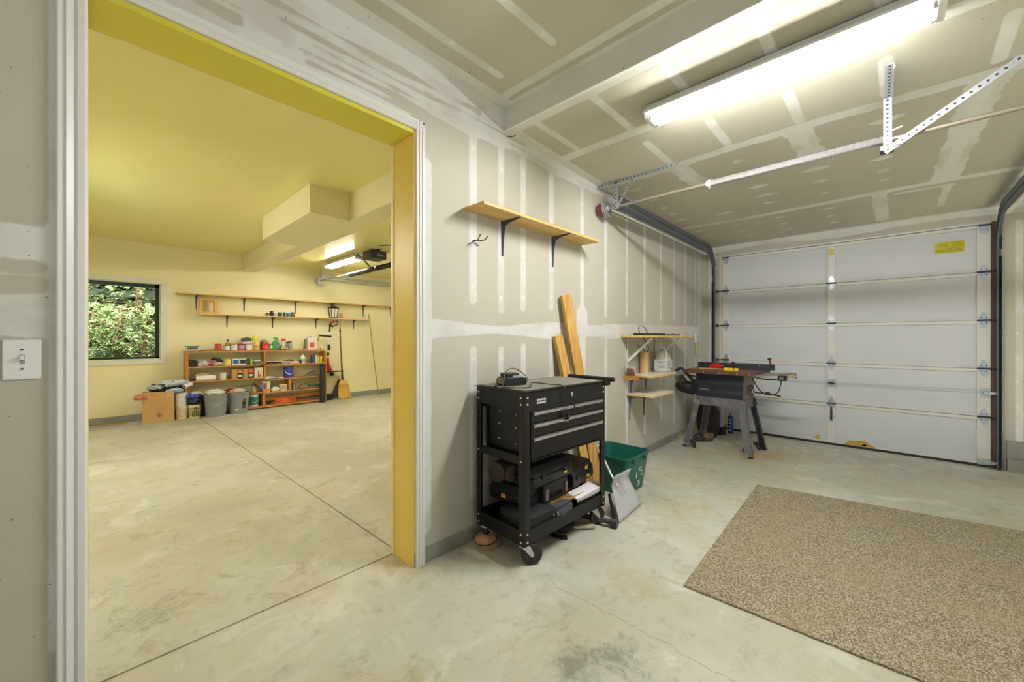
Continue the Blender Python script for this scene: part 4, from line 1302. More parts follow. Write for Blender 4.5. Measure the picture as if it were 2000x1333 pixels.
for i in range(n):
    for j in range(n):
        a0 = i * (n + 1) + j; fs.append([a0, a0 + n + 1, a0 + n + 2, a0 + 1])
b.add(vs, fs, PANM); o = b.build('pan', t, smooth=50)
so = o.modifiers.new('solid', 'SOLIDIFY'); so.thickness = .0015
b = MB(); b.bar((2.70, 1.358, .10), (2.80, 1.352, .03), .004, .003, WHITE, (0, -1, .4)); b.build('ridge', t, smooth=0)
b = MB()
hp = smooth_path([(2.655, 1.425, .20), (2.67, 1.49, .27), (2.69, 1.56, .36), (2.668, 1.60, .43), (2.675, 1.61, .462), (2.70, 1.61, .455), (2.715, 1.59, .40), (2.71, 1.58, .34)])
b.tube(hp, .0085, M('pale_handle_tube', (206, 204, 190), .4, .3), n=8); b.build('handle', t)
b = MB()
for dx in (0, .035): b.tube([(2.64 + dx, 1.43, .245), (2.65 + dx, 1.398, .18), (2.66 + dx, 1.384, .15)], .004, CHROME, n=6)
b.build_each('handle_strut', t)

# ---- carpet remnant
CARP = bpy.data.materials.new('flecked_carpet'); CARP.use_nodes = True
ct = NT(CARP); cb = CARP.node_tree.nodes['Principled BSDF']
cv = ct.coord()
c1 = ct.mix(ct.step(ct.noise(cv, 150, 2, .8), .42, .60), s2l((120, 108, 86)), s2l((204, 193, 168)))
c2 = ct.mix(ct.math('MULTIPLY', ct.step(ct.noise(cv, 260, 2, .8), .55, .68), .7), c1, s2l((84, 76, 60)))
c3 = ct.mix(ct.math('MULTIPLY', ct.step(ct.noise(cv, 3, 4), .4, .7), .35), c2, s2l((172, 156, 116)))
ct.link(c3, cb.inputs['Base Color']); cb.inputs['Roughness'].default_value = 1.0; cb.inputs['Specular IOR Level'].default_value = .1
bn = ct.n('ShaderNodeBump', Strength=1.0, Distance=.006); ct.link(ct.noise(cv, 170, 3, .8), bn.inputs['Height']); ct.link(bn.outputs[0], cb.inputs['Normal'])
corners = [(2.106, .755), (3.99, .80), (4.31, -1.05), (2.17, -1.10)]
outline = []; rg = random.Random(12)
for i in range(4):
    a = Vector(corners[i]); c = Vector(corners[(i + 1) % 4]); L = (c - a).length; n = int(L / .02)
    d = (c - a) / L; nn = Vector((d.y, -d.x))
    fr = .006 if i == 1 else .0018
    for k in range(n):
        outline.append(tuple(a + (c - a) * k / n + nn * rg.uniform(-fr, fr)))
outline = outline[::-1]
b = MB()
cx, cy = 3.1, -.15
N = len(outline)
vs = [(p[0], p[1], .001) for p in outline] + [(p[0], p[1], .010) for p in outline] + [(cx, cy, .011)]
fs = [[k, (k + 1) % N, N + (k + 1) % N, N + k] for k in range(N)] + [[N + k, N + (k + 1) % N, 2 * N] for k in range(N)]
b.add(vs, fs, CARP)
tag(b.build('carpet_remnant', smooth=0), 'flecked beige carpet remnant with a frayed edge on the concrete floor', 'rug')

# =================================================================== CORNER SHELVES ON THE DIVIDING WALL
WHB = M('white_melamine', (226, 224, 214), .45, var=.05)
def strip_shelf(name, x0, x1, y0, z, label, group, t=.02):
    o = thing(name, ((x0 + x1) / 2, YW, z), label, 'shelf', group)
    b = MB(); b.box(x0, y0, z - t, x1, YW, z - .002, PINE); b.build('board', o, bevel=.001, smooth=0)
    b = MB(); b.box(x0 + .002, y0 + .002, z - .002, x1 - .002, YW, z, WHB); b.build('white_top', o, smooth=0)
    return o
g = 'small shelves on the dividing wall by the saw'
o = thing('wall_shelf', (4.28, YW, 1.30), 'long narrow pine shelf on two diagonal white braces beside the table saw', 'shelf', g)
b = MB(); b.box(3.65, 1.63, 1.302, 4.92, YW, 1.323, PINE); b.build('board', o, bevel=.001, smooth=0)
for x in (3.78, 4.47):
    b = MB(); b.bar((x, YW - .008, 1.302), (x, YW - .008, 1.04), .022, .004, WHITE, (0, 1, 0)); b.bar((x, YW - .01, 1.055), (x + .01, 1.66, 1.296), .022, .012, WHITE, (1, 0, 0)); b.build('brace', o, bevel=.001, smooth=0)
o = strip_shelf('wall_shelf', 3.80, 4.43, 1.665, .915, 'white topped wall shelf carrying the paper roll and the jug', g)
shelf_bracket(o, 3.86, .893, .22, .20, M('blue_grey_bracket', (124, 134, 154), .45, .3)); shelf_bracket(o, 4.20, .893, .22, .20, MATS['blue_grey_bracket'])
o = strip_shelf('wall_shelf', 3.765, 4.30, 1.635, .722, 'empty white topped wall shelf, lowest of the three beside the saw', g)
shelf_bracket(o, 3.83, .70, .24, .26, MATS['blue_grey_bracket']); shelf_bracket(o, 4.17, .70, .24, .26, MATS['blue_grey_bracket'])
t = thing('tool_sleeve', (3.95, 1.72, 1.323), 'flat black leather sleeve lying on the long narrow pine shelf', 'sleeve')
b = MB(); b.box(3.67, 1.66, 1.3235, 4.12, 1.80, 1.345, M('black_leather', (42, 36, 40), .5, var=.2, bump=.4)); b.build('sleeve', t, bevel=.004)
b = MB(); b.tube(smooth_path([(3.82, 1.80, 1.335), (3.85, 1.83, 1.40), (3.93, 1.84, 1.425), (4.02, 1.84, 1.40), (4.06, 1.82, 1.335)]), .004, CORDM, n=6); b.build('handle_loop', t)
b = MB()
rg = random.Random(3)
for k in range(9): b.bar((4.14 + k * .045, 1.66 + rg.random() * .03, 1.328), (4.22 + k * .045, 1.68 + rg.random() * .05, 1.330 + rg.random() * .01), .014, .008, M('dark_blade', (66, 54, 54), .5, .3))
tag(b.build('saw_blades', smooth=0), 'row of thin dark blades lying at the middle of the narrow pine shelf', 'saw blade', kind='stuff')
b = MB(); b.lathe([(.0, .915), (.044, .915), (.045, .92), (.045, 1.14), (.043, 1.143), (.028, 1.143), (.028, 1.12), (.0, 1.12)], M('kraft_paper_roll', (212, 182, 122), .75, var=.05), (4.06, 1.865, 0))
tag(b.build('paper_roll'), 'upright brown kraft paper roll on the white wall shelf', 'paper roll')
b = MB(); b.tube(smooth_path([(4.06, 1.87, 1.12), (4.0, 1.84, 1.17), (3.93, 1.88, 1.22)]), .004, CORDM, n=6); b.tube(smooth_path([(4.08, 1.87, 1.12), (4.16, 1.86, 1.18), (4.16, 1.90, 1.26), (4.15, 1.91, 1.30)]), .004, CORDM, n=6)
tag(b.build('black_hose', smooth=35), 'thin black cords sticking out above the kraft paper roll', 'cord')
# jug
t = thing('plastic_jug', (4.37, 1.79, .915), 'translucent plastic gallon jug with a printed label on the white wall shelf', 'jug')
JUG = M('cloudy_plastic', (204, 200, 184), .35, var=.1, trans=.25)
b = MB()
def sq(h, r, z, cx=4.37, cy=1.79): return [(p[0] + cx, p[1] + cy, z) for p in rrect(-h, -h, h, h, r)]
b.rings([sq(.070, .02, .915), sq(.074, .02, .925), sq(.074, .02, 1.055), sq(.070, .03, 1.075), sq(.045, .03, 1.135), sq(.024, .018, 1.160), sq(.020, .018, 1.178)], JUG); b.build('body', t, smooth=40)
b = MB(); b.tube(smooth_path([(4.355, 1.775, 1.165), (4.325, 1.745, 1.150), (4.31, 1.73, 1.11), (4.318, 1.735, 1.065)]), .011, JUG, n=8); b.build('handle', t)
b = MB(); b.cyl((4.37, 1.79, 1.176), (4.37, 1.79, 1.196), .019, M('jug_cap', (226, 224, 214), .5), n=14); b.build('cap', t)
b = MB(); b.box(4.305, 1.7145, .938, 4.437, 1.7162, 1.052, M('label_white', (226, 226, 228), .6, var=.03)); b.box(4.2945, 1.722, .938, 4.2962, 1.855, 1.052, MATS['label_white'])
lb_ = b.build('label', t, smooth=0)
b = MB(); GI = M('grey_print', (90, 90, 96), .6, var=0)
for k in range(8): b.box(4.315, 1.7135, 1.038 - k * .012, 4.42 - .02 * (k % 3), 1.7147, 1.042 - k * .012, GI)
for k in range(7): b.box(4.2935, 1.73, 1.036 - k * .014, 4.2947, 1.83 - .02 * (k % 2), 1.040 - k * .014, GI)
b.box(4.40, 1.7132, .944, 4.43, 1.7147, .962, GI)
b.build('label_print', lb_, smooth=0)
t = thing('wood_block', (3.75, 1.86, .872), 'small brown clamp block at the left end of the white wall shelf', 'block')
b = MB(); b.box(3.70, 1.80, .872, 3.80, 1.92, .915, OAK); b.build('base', t, bevel=.003, smooth=0)
b = MB(); b.prism([(3.705, .915), (3.775, .915), (3.745, .985), (3.705, .990)], 'y', 1.83, 1.89, RUSTY); b.prism([(3.775, .915), (3.797, .915), (3.795, 1.0), (3.785, 1.0)], 'y', 1.84, 1.88, M('tan_plastic', (206, 184, 140), .6)); b.build('jaw', t, bevel=.002)
t = thing('wall_note', (5.6, YW, 1.15), 'pale green paper note hanging on the wall right of the pine shelf', 'note')
b = MB(); b.box(5.815, YW - .012, 1.052, 5.965, YW - .009, 1.248, M('pale_green_paper', (206, 208, 158), .8, var=.05)); b.build('paper', t, smooth=0)
b = MB(); b.box(5.80, YW - .02, 1.23, 5.835, YW - .001, 1.37, WHITE); b.build('white_peg', t, bevel=.002, smooth=0)

# =================================================================== TABLE SAW
SA = R(2.5)
SO = Vector((4.83, 1.74, 0))           # front left foot
saw = thing('table_saw', SO, 'old table saw on a worn grey metal stand in front of the garage door corner', 'table saw', rz=-SA)
# local: x to the back (towards the door), y negative towards the right foot
def prism_leg(foot, top, w, mat, name='leg', inner=(0, 0)):
    f = Vector(foot); t_ = Vector(top)
    b = MB()
    ix, iy = inner
    for (dx, dy) in ((ix, 0), (0, iy)):
        vs = []
        for p in (f, t_):
            n1 = Vector((dx, dy, 0)) * w; n2 = Vector((0 if dx else ix, 0 if dy else iy, 0)) * .004
            vs += [p, p + n1, p + n1 + n2, p + n2]
        b.add([tuple(v) for v in vs], [[0, 1, 2, 3], [7, 6, 5, 4], [0, 4, 5, 1], [1, 5, 6, 2], [2, 6, 7, 3], [3, 7, 4, 0]], mat)
    for k in (.12, .3, .5, .9):
        p = f.lerp(t_, k) + Vector((-ix * .002, iy * w * .5, 0)); b.cyl(p - Vector((.003, 0, 0)), p + Vector((.003, 0, 0)), .006, DARKSTEEL, n=8)
    b.box(f.x + min(0, ix * .035), f.y + min(0, iy * .045), 0, f.x + max(0, ix * .035), f.y + max(0, iy * .045), .022, RUBBER)
    return b.build(name, saw, bevel=.001, smooth=0)
STAND = M('worn_grey_paint', (112, 112, 116), .6, .35, var=.28, vscale=9, bump=.3)
_t = NT(STAND); _b = STAND.node_tree.nodes['Principled BSDF']; _src = _b.inputs['Base Color'].links[0].from_socket
_c = _t.mix(_t.math('MULTIPLY', _t.step(_t.noise(_t.coord(None, (3, 1, 2)), 7, 6, .75), .52, .66), .7), _src, s2l((176, 160, 122)))
_t.link(_c, _b.inputs['Base Color'])
DUST = M('sawdust', (206, 176, 120), 1.0, var=.2, vscale=40, bump=.8)
BX0, BX1, BY0, BY1 = .085, .475, -.625, -.125
prism_leg((0, 0, 0), (BX0 - .005, BY1 + .01, .61), .068, STAND, inner=(1, -1))
prism_leg((0, -.735, 0), (BX0 - .005, BY0 - .01, .61), .068, STAND, inner=(1, 1))
prism_leg((.55, 0, 0), (BX1 + .005, BY1 + .01, .61), .068, STAND, inner=(-1, -1))
prism_leg((.55, -.745, 0), (BX1 + .005, BY0 - .01, .61), .068, M('dark_leg_paint', (54, 56, 64), .5, .3, var=.2), inner=(-1, 1))
b = MB()
for x in (BX0 - .007, BX1 + .003):
    b.prism([(BY0 - .012, .61), (BY1 + .012, .61), (BY1 + .05, .515), (BY0 - .05, .515)], 'x', x, x + .004, STAND)
b.build_each('apron', saw, smooth=0)
b = MB()
for y in (BY0 - .012, BY1 + .010):
    b.prism([(BX0, .61), (BX1, .61), (BX1 + .02, .505), (BX0 - .02, .505)], 'y', y, y + .004, STAND)
b.build_each('side_apron', saw, smooth=0)
b = MB()
for y, x in ((-.5, BX0 - .008), (-.22, BX0 - .008), (-.57, BX0 - .008), (-.15, BX0 - .008)):
    b.cyl((x - .004, y, .585), (x, y, .585), .007, DARKSTEEL, n=8)
b.build_each('bolt', saw)
# cabinet with pressed ribs
SBL = M('blue_black_enamel', (44, 48, 58), .32, .2, var=.15)
prof = []
zz = [.607, .64, .665, .690, .735, .755, .78, .815, .84, .878]; xo = [0, -.010, -.012, 0.004, .004, -.010, -.012, .004, .004, -.004]
prof = [(BX0 + a, z) for a, z in zip(xo, zz)] + [(BX1, .878), (BX1, .607)]
b = MB(); b.prism(prof, 'y', BY0, BY1, SBL); b.build('cabinet', saw, smooth=60)
b = MB(); b.box(BX0 + .01, BY0 - .006, .607, BX1 - .01, BY0, .875, M('dusty_steel', (128, 122, 116), .6, .4, var=.35, vscale=14)); b.build('side_plate', saw, smooth=0)
b = MB(); b.rbox(-.052, -.013, 0, .052, .013, .002, CHROME, r=.012)
o = b.build('badge', saw); o.location = (BX0 - .0005, -.215, .69); o.rotation_euler = (R(90), 0, R(-90))
b = MB(); b.rbox(-.049, -.010, 0.0018, .049, .010, .0026, SBL, r=.01); q = b.build('badge_field', o)
text_part('CRAFTSMAN', 'badge_text', .0145, WI, o, (0, 0, .003), (0, 0, 0), sx=1.0)
# table
TT = M('saw_table_top', (120, 84, 62), .5, .35, var=.35, vscale=10)
TE = M('rusty_table_edge', (104, 68, 54), .6, .3, var=.25, vscale=16)
b = MB(); b.box(-.04, -.765, .889, .60, -.02, .923, TE); b.box(-.038, -.763, .922, .598, -.022, .926, TT)
b.box(.10, -.765, .9255, .118, -.02, .927, DARKSTEEL)
tb = b.build('table_top', saw, bevel=.003, smooth=0)
b = MB()
for y in (-.10, -.25, -.42, -.60, -.72): b.cyl((-.044, y, .905 + .004 * math.sin(y * 40)), (-.038, y, .905), .006, BOLT, n=8)
b.build_each('edge_bolt', tb)
# extension rails poking out to the right
b = MB(); b.bar((-.02, -.74, .895), (.10, -1.02, .925), .03, .02, M('dull_rail', (126, 120, 108), .5, .5, var=.2)); b.bar((.30, -.76, .90), (.34, -1.06, .915), .022, .022, MATS['dull_rail'])
b.cyl((.30, -.98, .888), (.31, -1.05, .885), .012, M('copper_knob', (176, 140, 108), .5, .3), n=12); b.cyl((.31, -1.05, .885), (.312, -1.075, .885), .018, MATS['copper_knob'], n=12); b.build_each('extension_rail', saw, bevel=.002)
# rip fence standing across the table
FEN = M('dark_fence', (52, 58, 72), .4, .3, var=.12)
b = MB(); b.bar((.40, -.03, .962), (.47, -.84, .962), .024, .066, FEN); fn_ = b.build('rip_fence', saw, bevel=.002, smooth=0)
b = MB()
for f_ in (.1, .5, .82): 
    p = Vector((.40, -.03, .975)).lerp(Vector((.47, -.84, .975)), f_); b.cyl(p - Vector((.014, 0, 0)), p - Vector((.011, 0, 0)), .005, BOLT, n=8)
b.build_each('fence_screw', fn_)
b = MB(); b.cyl((.465, -.80, .99), (.462, -.79, 1.045), .011, RUSTY, n=10); b.cyl((.462, -.79, 1.045), (.461, -.787, 1.066), .019, M('dark_brown_plastic', (50, 38, 36), .6), n=14); b.build('lock_knob', fn_)
b = MB(); b.box(.30, -.47, .926, .325, -.445, 1.02, BLACKP); b.build('splitter', saw, bevel=.002)
b = MB()
n = 40; pts = []
for k in range(n + 1):
    a = math.pi * (k / n) * .80 + .12; r = .098 + (.003 if k % 2 else -.002)
    pts.append((-.285 + r * math.cos(a), .915 + r * .82 * math.sin(a)))
b.prism(pts, 'x', .28, .283, M('red_blade', (206, 32, 36), .4, var=.08)); b.build('saw_blade', saw, smooth=0)['label'] = 'red saw blade rising from the table'
b = MB(); b.bar((.20, -.12, .931), (.26, -.40, .931), .03, .009, PINE); b.build('throat_strip', saw, smooth=0)
# motor on its hinged bracket
b = MB()
b.X = Matrix.Translation((.17, .0, .69)) @ Matrix.Rotation(R(8), 4, 'X')
b.lathe([(0, -.13), (.055, -.128), (.076, -.10), (.078, .02), (.070, .07), (.052, .10), (.022, .128), (0, .13)], BLACKP, (0, .03, 0), axis='y', n=20)
b.build('motor', saw, smooth=40)
b = MB(); b.cyl((.12, .04, .755), (.20, .10, .80), .045, M('motor_grey', (96, 92, 90), .5, .3), n=16); b.build('capacitor', saw)
b = MB(); b.bar((.10, -.11, .76), (.13, .07, .93), .035, .004, DARKSTEEL, (1, 0, 0)); b.bar((.13, .07, .93), (.17, .155, .885), .035, .004, DARKSTEEL, (1, 0, 0)); b.bar((.12, -.12, .83), (.16, .16, .87), .03, .02, M('pale_bracket', (150, 148, 142), .5, .4)); b.build('motor_bracket', saw, smooth=0)
b = MB(); b.box(.06, -.135, .64, .20, -.07, .80, BLACKP); b.build('motor_mount', saw, bevel=.005)
# handwheel, lever, cord with switch box
b = MB(); b.lathe([(.0, -.008), (.03, -.01), (.034, .0), (.03, .01), (0, .008)], CHROME, (.26, -.675, .705), axis='y', n=18); b.lathe([(.055, -.006), (.066, -.006), (.066, .006), (.055, .006)], RUSTY, (.26, -.655, .705), axis='y', n=24, cap=False)
b.cyl((.26, -.63, .705), (.26, -.69, .705), .008, DARKSTEEL, n=8); b.build('hand_wheel', saw)
b = MB(); b.cyl((.40, -.63, .67), (.42, -.80, .665), .007, DARKSTEEL, n=8); b.box(.405, -.80, .65, .435, -.76, .685, DARKSTEEL); b.cyl((.42, -.80, .665), (.44, -.90, .645), .008, BLACKP, n=8); b.build('lever', saw)
b = MB(); b.tube(smooth_path([(.05, -.72, .87), (.08, -.78, .74), (.12, -.86, .69), (.16, -.93, .72), (.18, -.955, .82), (.19, -.95, .85)]), .006, CORDM, n=8); b.tube(smooth_path([(.06, -.74, .875), (.12, -.84, .855), (.18, -.92, .86)]), .006, CORDM, n=8); b.build('power_cord', saw)
b = MB(); b.box(.15, -1.0, .845, .24, -.93, .90, BLACKP); b.box(.148, -.985, .855, .152, -.945, .89, M('grey_switch', (150, 154, 160), .4)); b.build('switch_box', saw, bevel=.004)
# casters behind the feet
for (x, y) in ((.03, -.10), (.40, -.06), (.05, -.66), (.46, -.66)):
    b = MB(); b.box(x - .02, y - .03, .055, x + .03, y + .03, .09, DARKSTEEL); b.bar((x, y, .06), (x + .01, y - .01, .028), .02, .03, DARKSTEEL); f = b.build('caster', saw, bevel=.002)
    b = MB(); b.X = Matrix.Translation((x + .01, y - .02, 0)) @ Matrix.Rotation(R(35), 4, 'Z'); b.lathe([(.004, -.011), (.030, -.011), (.034, -.006), (.034, .006), (.030, .011), (.004, .011)], RUBBER, (0, 0, .035), axis='y', n=18); b.lathe([(0, -.0125), (.022, -.0125), (.022, .0125), (0, .0125)], M('white_hub', (206, 204, 200), .5), (0, 0, .035), axis='y', n=16); b.build('wheel', f)
SM = Matrix.Translation(SO) @ Matrix.Rotation(-SA, 4, 'Z')
def sw(x, y, z): return SM @ Vector((x, y, z))
t = thing('utility_knife', sw(.10, -.50, .927), 'yellow utility knife lying on the saw table in front of the fence', 'knife', rz=R(-96))
b = MB(); b.rbox(-.075, -.018, 0, .075, .018, .032, M('bright_yellow_plastic', (242, 222, 30), .4, var=.04), r=.008); b.build('handle', t, bevel=.003)
b = MB(); b.box(-.105, -.010, .012, -.07, .010, .016, CHROME); b.build('blade', t, smooth=0)
b = MB(); b.box(.03, -.0185, .008, .038, .0185, .0325, INK); b.build('slider', t, smooth=0)
# clutter in the corner behind the saw
b = MB(); b.blob((5.53, 1.66, .21), .17, .14, .26, M('dark_canvas', (58, 48, 44), .85, var=.3, bump=.6), amp=.22, freq=4, seed=4, sub=4)
tag(b.build('canvas_sack'), 'dark brown canvas sack in the corner behind the table saw', 'sack')
t = thing('spray_can', (5.93, 1.50, 0), 'blue spray can with a white cap lettering standing by the left track behind the saw', 'spray can')
t['label'] = 'slim blue can with white marks standing behind the saw by the left track'
b = MB(); b.lathe([(0, 0), (.033, 0), (.034, .01), (.034, .22), (.026, .24), (0, .24)], M('blue_can', (36, 66, 150), .35, var=.15), (5.93, 1.50, 0)); b.build('can', t)
b = MB()
for k in range(4): b.box(5.893, 1.49, .04 + k * .045, 5.897, 1.515, .065 + k * .045, WI)
b.build('mark', t, smooth=0)
b = MB(); b.lathe([(0, .24), (.02, .24), (.018, .275), (0, .275)], M('cap_grey', (160, 160, 168), .4), (5.93, 1.50, 0)); b.build('cap', t)
t = thing('plastic_bottle', (5.80, 1.42, 0), 'pale lilac bottle standing between the sack and the blue can behind the saw', 'bottle')
b = MB(); b.lathe([(0, 0), (.045, 0), (.05, .02), (.05, .26), (.02, .33), (.018, .36), (0, .36)], M('pale_lilac_plastic', (176, 166, 178), .5), (5.80, 1.60, .10)); b.lathe([(0, 0), (.07, 0), (.07, .10), (0, .10)], BLACKP, (5.80, 1.60, 0)); b.build('body', t)
b = MB(); b.blob((5.30, 1.60, .05), .075, .06, .05, M('brown_rag', (120, 96, 78), .9, var=.3, bump=.6), amp=.4, freq=7, seed=14, sub=3, crease=True)
tag(b.build('crumpled_rag'), 'small crumpled brown rag on the floor under the table saw', 'rag')
b = MB(); b.blob((5.18, 1.69, .045), .05, .05, .045, M('dark_lump', (64, 58, 60), .85, var=.3), amp=.35, freq=7, seed=15, sub=3)
tag(b.build('dark_cloth'), 'small dark cloth lump beside the rag under the saw', 'cloth')
rg = random.Random(21); b = MB()
for k in range(700):
    r_ = abs(rg.gauss(0, .22)); a_ = rg.uniform(0, 6.28); x = 5.05 + r_ * 1.1 * math.cos(a_); y = .93 + r_ * math.sin(a_)
    if y > 1.85 or x > 6.0: continue
    s_ = rg.uniform(.002, .006)
    b.add([(x - s_, y - s_, .0005), (x + s_, y - s_ * .5, .0005), (x + s_ * .6, y + s_, .0005), (x, y, .0005 + s_)], [[0, 1, 3], [1, 2, 3], [2, 0, 3], [0, 2, 1]], DUST)
tag(b.build('sawdust', smooth=0), 'scattering of sawdust on the floor under the saw', 'sawdust', kind='stuff')
for (x, y, l) in ((5.0, .96, .10), (5.35, 1.25, .12)):
    b = MB(); b.tube(smooth_path([(x, y, .006), (x + .03, y + l * .5, .012), (x + .08, y + l, .006)]), .005, M('wood_curl', (206, 184, 130), .8), n=5)
    tag(b.build('wood_splinter'), 'thin pale wood splinter on the floor by the ' + ('right front saw foot' if x < 5.2 else 'rear saw feet'), 'splinter')

# =================================================================== YELLOW BAY: SHELVES ON THE FAR WALL
GB = M('charcoal_bracket', (84, 86, 96), .5, .3)
t = thing('wall_shelf', (2.95, YF, 2.03), 'upper long pine shelf on the yellow far wall', 'shelf', 'long shelves on the yellow wall')
b = MB(); b.box(.915, YF - .20, 2.020, 3.07, YF, 2.040, PINE); b.box(3.075, YF - .20, 2.016, 5.3, YF, 2.036, PINE); b.build('board', t, bevel=.001, smooth=0)
for x in (1.17, 1.86, 2.72, 3.43, 4.12, 4.80): shelf_bracket(t, x + .02, 2.018, .18, .24, GB, YF, .03)
t = thing('wall_shelf', (2.75, YF, 1.69), 'lower long pine shelf on the yellow far wall, holding jars and the lantern', 'shelf', 'long shelves on the yellow wall')
b = MB(); b.box(1.19, YF - .20, 1.688, 4.25, YF, 1.706, PINE); b.build('board', t, bevel=.001, smooth=0)
for x in (1.62, 2.34, 3.13, 3.92): shelf_bracket(t, x, 1.687, .18, .20, GB, YF, .028)
ZL = 1.706
t = thing('open_pine_box', (1.35, 8.36, ZL), 'small open pine box frame at the left end of the lower wall shelf', 'frame')
b = MB()
b.box(1.20, 8.31, ZL, 1.455, 8.40, ZL + .035, PINE); b.box(1.20, 8.31, ZL + .215, 1.455, 8.40, ZL + .245, OAK); b.build_each('rail', t, smooth=0)
for x in (1.205, 1.405):
    b = MB(); b.box(x, 8.305, ZL + .0, x + .048, 8.405, ZL + .245, PINEZ); b.build('post', t, smooth=0)
def jar(x, y, z, r, h, col, label, lidc=None, prof=None, cat='jar', grp='jars on the lower wall shelf'):
    t = thing('glass_jar', (x, y, z), label, cat, grp)
    b = MB(); b.lathe(prof or [(0, 0), (r * .9, 0), (r, .006), (r, h * .9), (r * .92, h), (r * .7, h), (r * .7, h - .01), (0, h - .01)], M('jar_%d_%d_%d' % col, col, .25, var=.2, vscale=25), (x, y, z), n=18); b.build('body', t)
    if lidc: b = MB(); b.cyl((x, y, z + h), (x, y, z + h + .012), r * .95, M('lid_%d_%d_%d' % lidc, lidc, .4), n=18); b.build('lid', t)
    return t
jar(2.29, 8.38, ZL, .042, .09, (24, 36, 84), 'dark blue pot bellied vase on the lower wall shelf', prof=[(0, 0), (.024, 0), (.042, .03), (.040, .055), (.022, .072), (.036, .092), (.030, .092), (.018, .074), (0, .07)], cat='vase')
jar(2.225, 8.42, ZL, .022, .06, (120, 110, 70), 'tiny olive jar beside the dark blue vase')
jar(2.43, 8.38, ZL, .036, .078, (34, 92, 66), 'green glass jar on the lower wall shelf')
jar(2.51, 8.39, ZL, .024, .072, (60, 96, 72), 'narrow dark green jar with a red lid between the green and the blue jar', (150, 50, 60))
jar(2.575, 8.37, ZL, .036, .074, (40, 122, 190), 'bright blue jar on the lower wall shelf')
jar(2.655, 8.38, ZL, .036, .078, (112, 96, 52), 'olive brown jar at the right end of the jar row', (100, 80, 40))
t = thing('porch_lantern', (3.44, 8.38, ZL), 'black framed porch lantern with frosted panes standing on the lower wall shelf', 'lantern')
b = MB(); LX, LY = 3.44, 8.385
def lsq(h, z): return [(LX - h, LY - h, z), (LX + h, LY - h, z), (LX + h, LY + h, z), (LX - h, LY + h, z)]
b.rings([lsq(.052, ZL), lsq(.055, ZL + .012), lsq(.055, ZL + .018)], BLACKP); b.rings([lsq(.082, ZL + .205), lsq(.086, ZL + .215), lsq(.040, ZL + .245), lsq(.012, ZL + .255)], BLACKP)
for sx in (-1, 1):
    for sy in (-1, 1): b.bar((LX + sx * .05, LY + sy * .05, ZL + .015), (LX + sx * .074, LY + sy * .074, ZL + .208), .010, .010, BLACKP)
b.bar((LX, LY - .053, ZL + .018), (LX, LY - .076, ZL + .205), .006, .006, BLACKP); b.build('frame', t, smooth=0)
b = MB(); b.rings([lsq(.047, ZL + .018), lsq(.070, ZL + .205)], M('frosted_glass', (214, 216, 214), .4, var=.25, vscale=30)); b.build('glass', t, smooth=0)
for k, (x, zz_) in enumerate(((3.60, 0), (3.60, .055))):
    b = MB(); b.lathe([(0, 0), (.024, 0), (.028, .02), (.022, .045), (.012, .052), (0, .054)], M('brass_glass', (206, 170, 90), .25, .3), (x, 8.37, ZL + zz_), n=14)
    tag(b.build('candle_holder'), ('amber glass candle holder on the wall shelf beside the lantern' if k == 0 else 'amber glass candle holder stacked on top of the other one by the lantern'), 'candle holder', 'amber candle holders')

# =================================================================== LOW WOODEN SHELF UNIT
UY0, UY1 = 8.25, 8.46
unit = thing('shelf_unit', (2.13, 8.36, 0), 'long low brown wooden shelf unit against the yellow wall, packed with paint and cleaners', 'shelf unit')
def ub(name, x0, z0, x1, z1, mat=OAK, y0=UY0, y1=UY1, rot=0):
    b = MB()
    if rot:
        cx, cz = (x0 + x1) / 2, (z0 + z1) / 2
        b.box(x0, y0, z0, x1, y1, z1, mat, Matrix.Translation((cx, 0, cz)) @ Matrix.Rotation(R(rot), 4, 'Y') @ Matrix.Translation((-cx, 0, -cz)))
    else: b.box(x0, y0, z0, x1, y1, z1, mat)
    return b.build(name, unit, bevel=.0015, smooth=0)
ub('upright', 1.014, 0, 1.056, 1.05, OAKZ); ub('upright', 3.205, 0, 3.244, 1.03, OAKZ)
ub('top_shelf', 1.010, 1.045, 3.248, 1.072, rot=.45)
ub('divider', 2.131, .77, 2.160, 1.05, OAKZ); ub('divider', 2.131, .54, 2.160, .775, OAKZ); ub('divider', 2.545, .295, 2.59, .53, OAKZ); ub('divider', 2.113, .04, 2.150, .30, OAKZ)
ub('shelf', 1.056, .795, 2.16, .815, rot=.6); ub('shelf', 2.131, .775, 3.205, .795, rot=-.3)
ub('shelf', 1.056, .555, 2.14, .578, rot=.6); ub('shelf', 2.131, .515, 3.205, .535, rot=-.3)
ub('shelf', 1.5, .285, 2.125, .305); ub('shelf', 2.12, .275, 2.62, .293, rot=-.5); ub('shelf', 2.58, .270, 3.205, .288)
ub('bottom_shelf', 1.056, .02, 3.205, .052)
ub('back_board', 2.15, .12, 3.205, .19, OAK, 8.40, 8.415)
ZT1 = 1.072
YI = 8.33
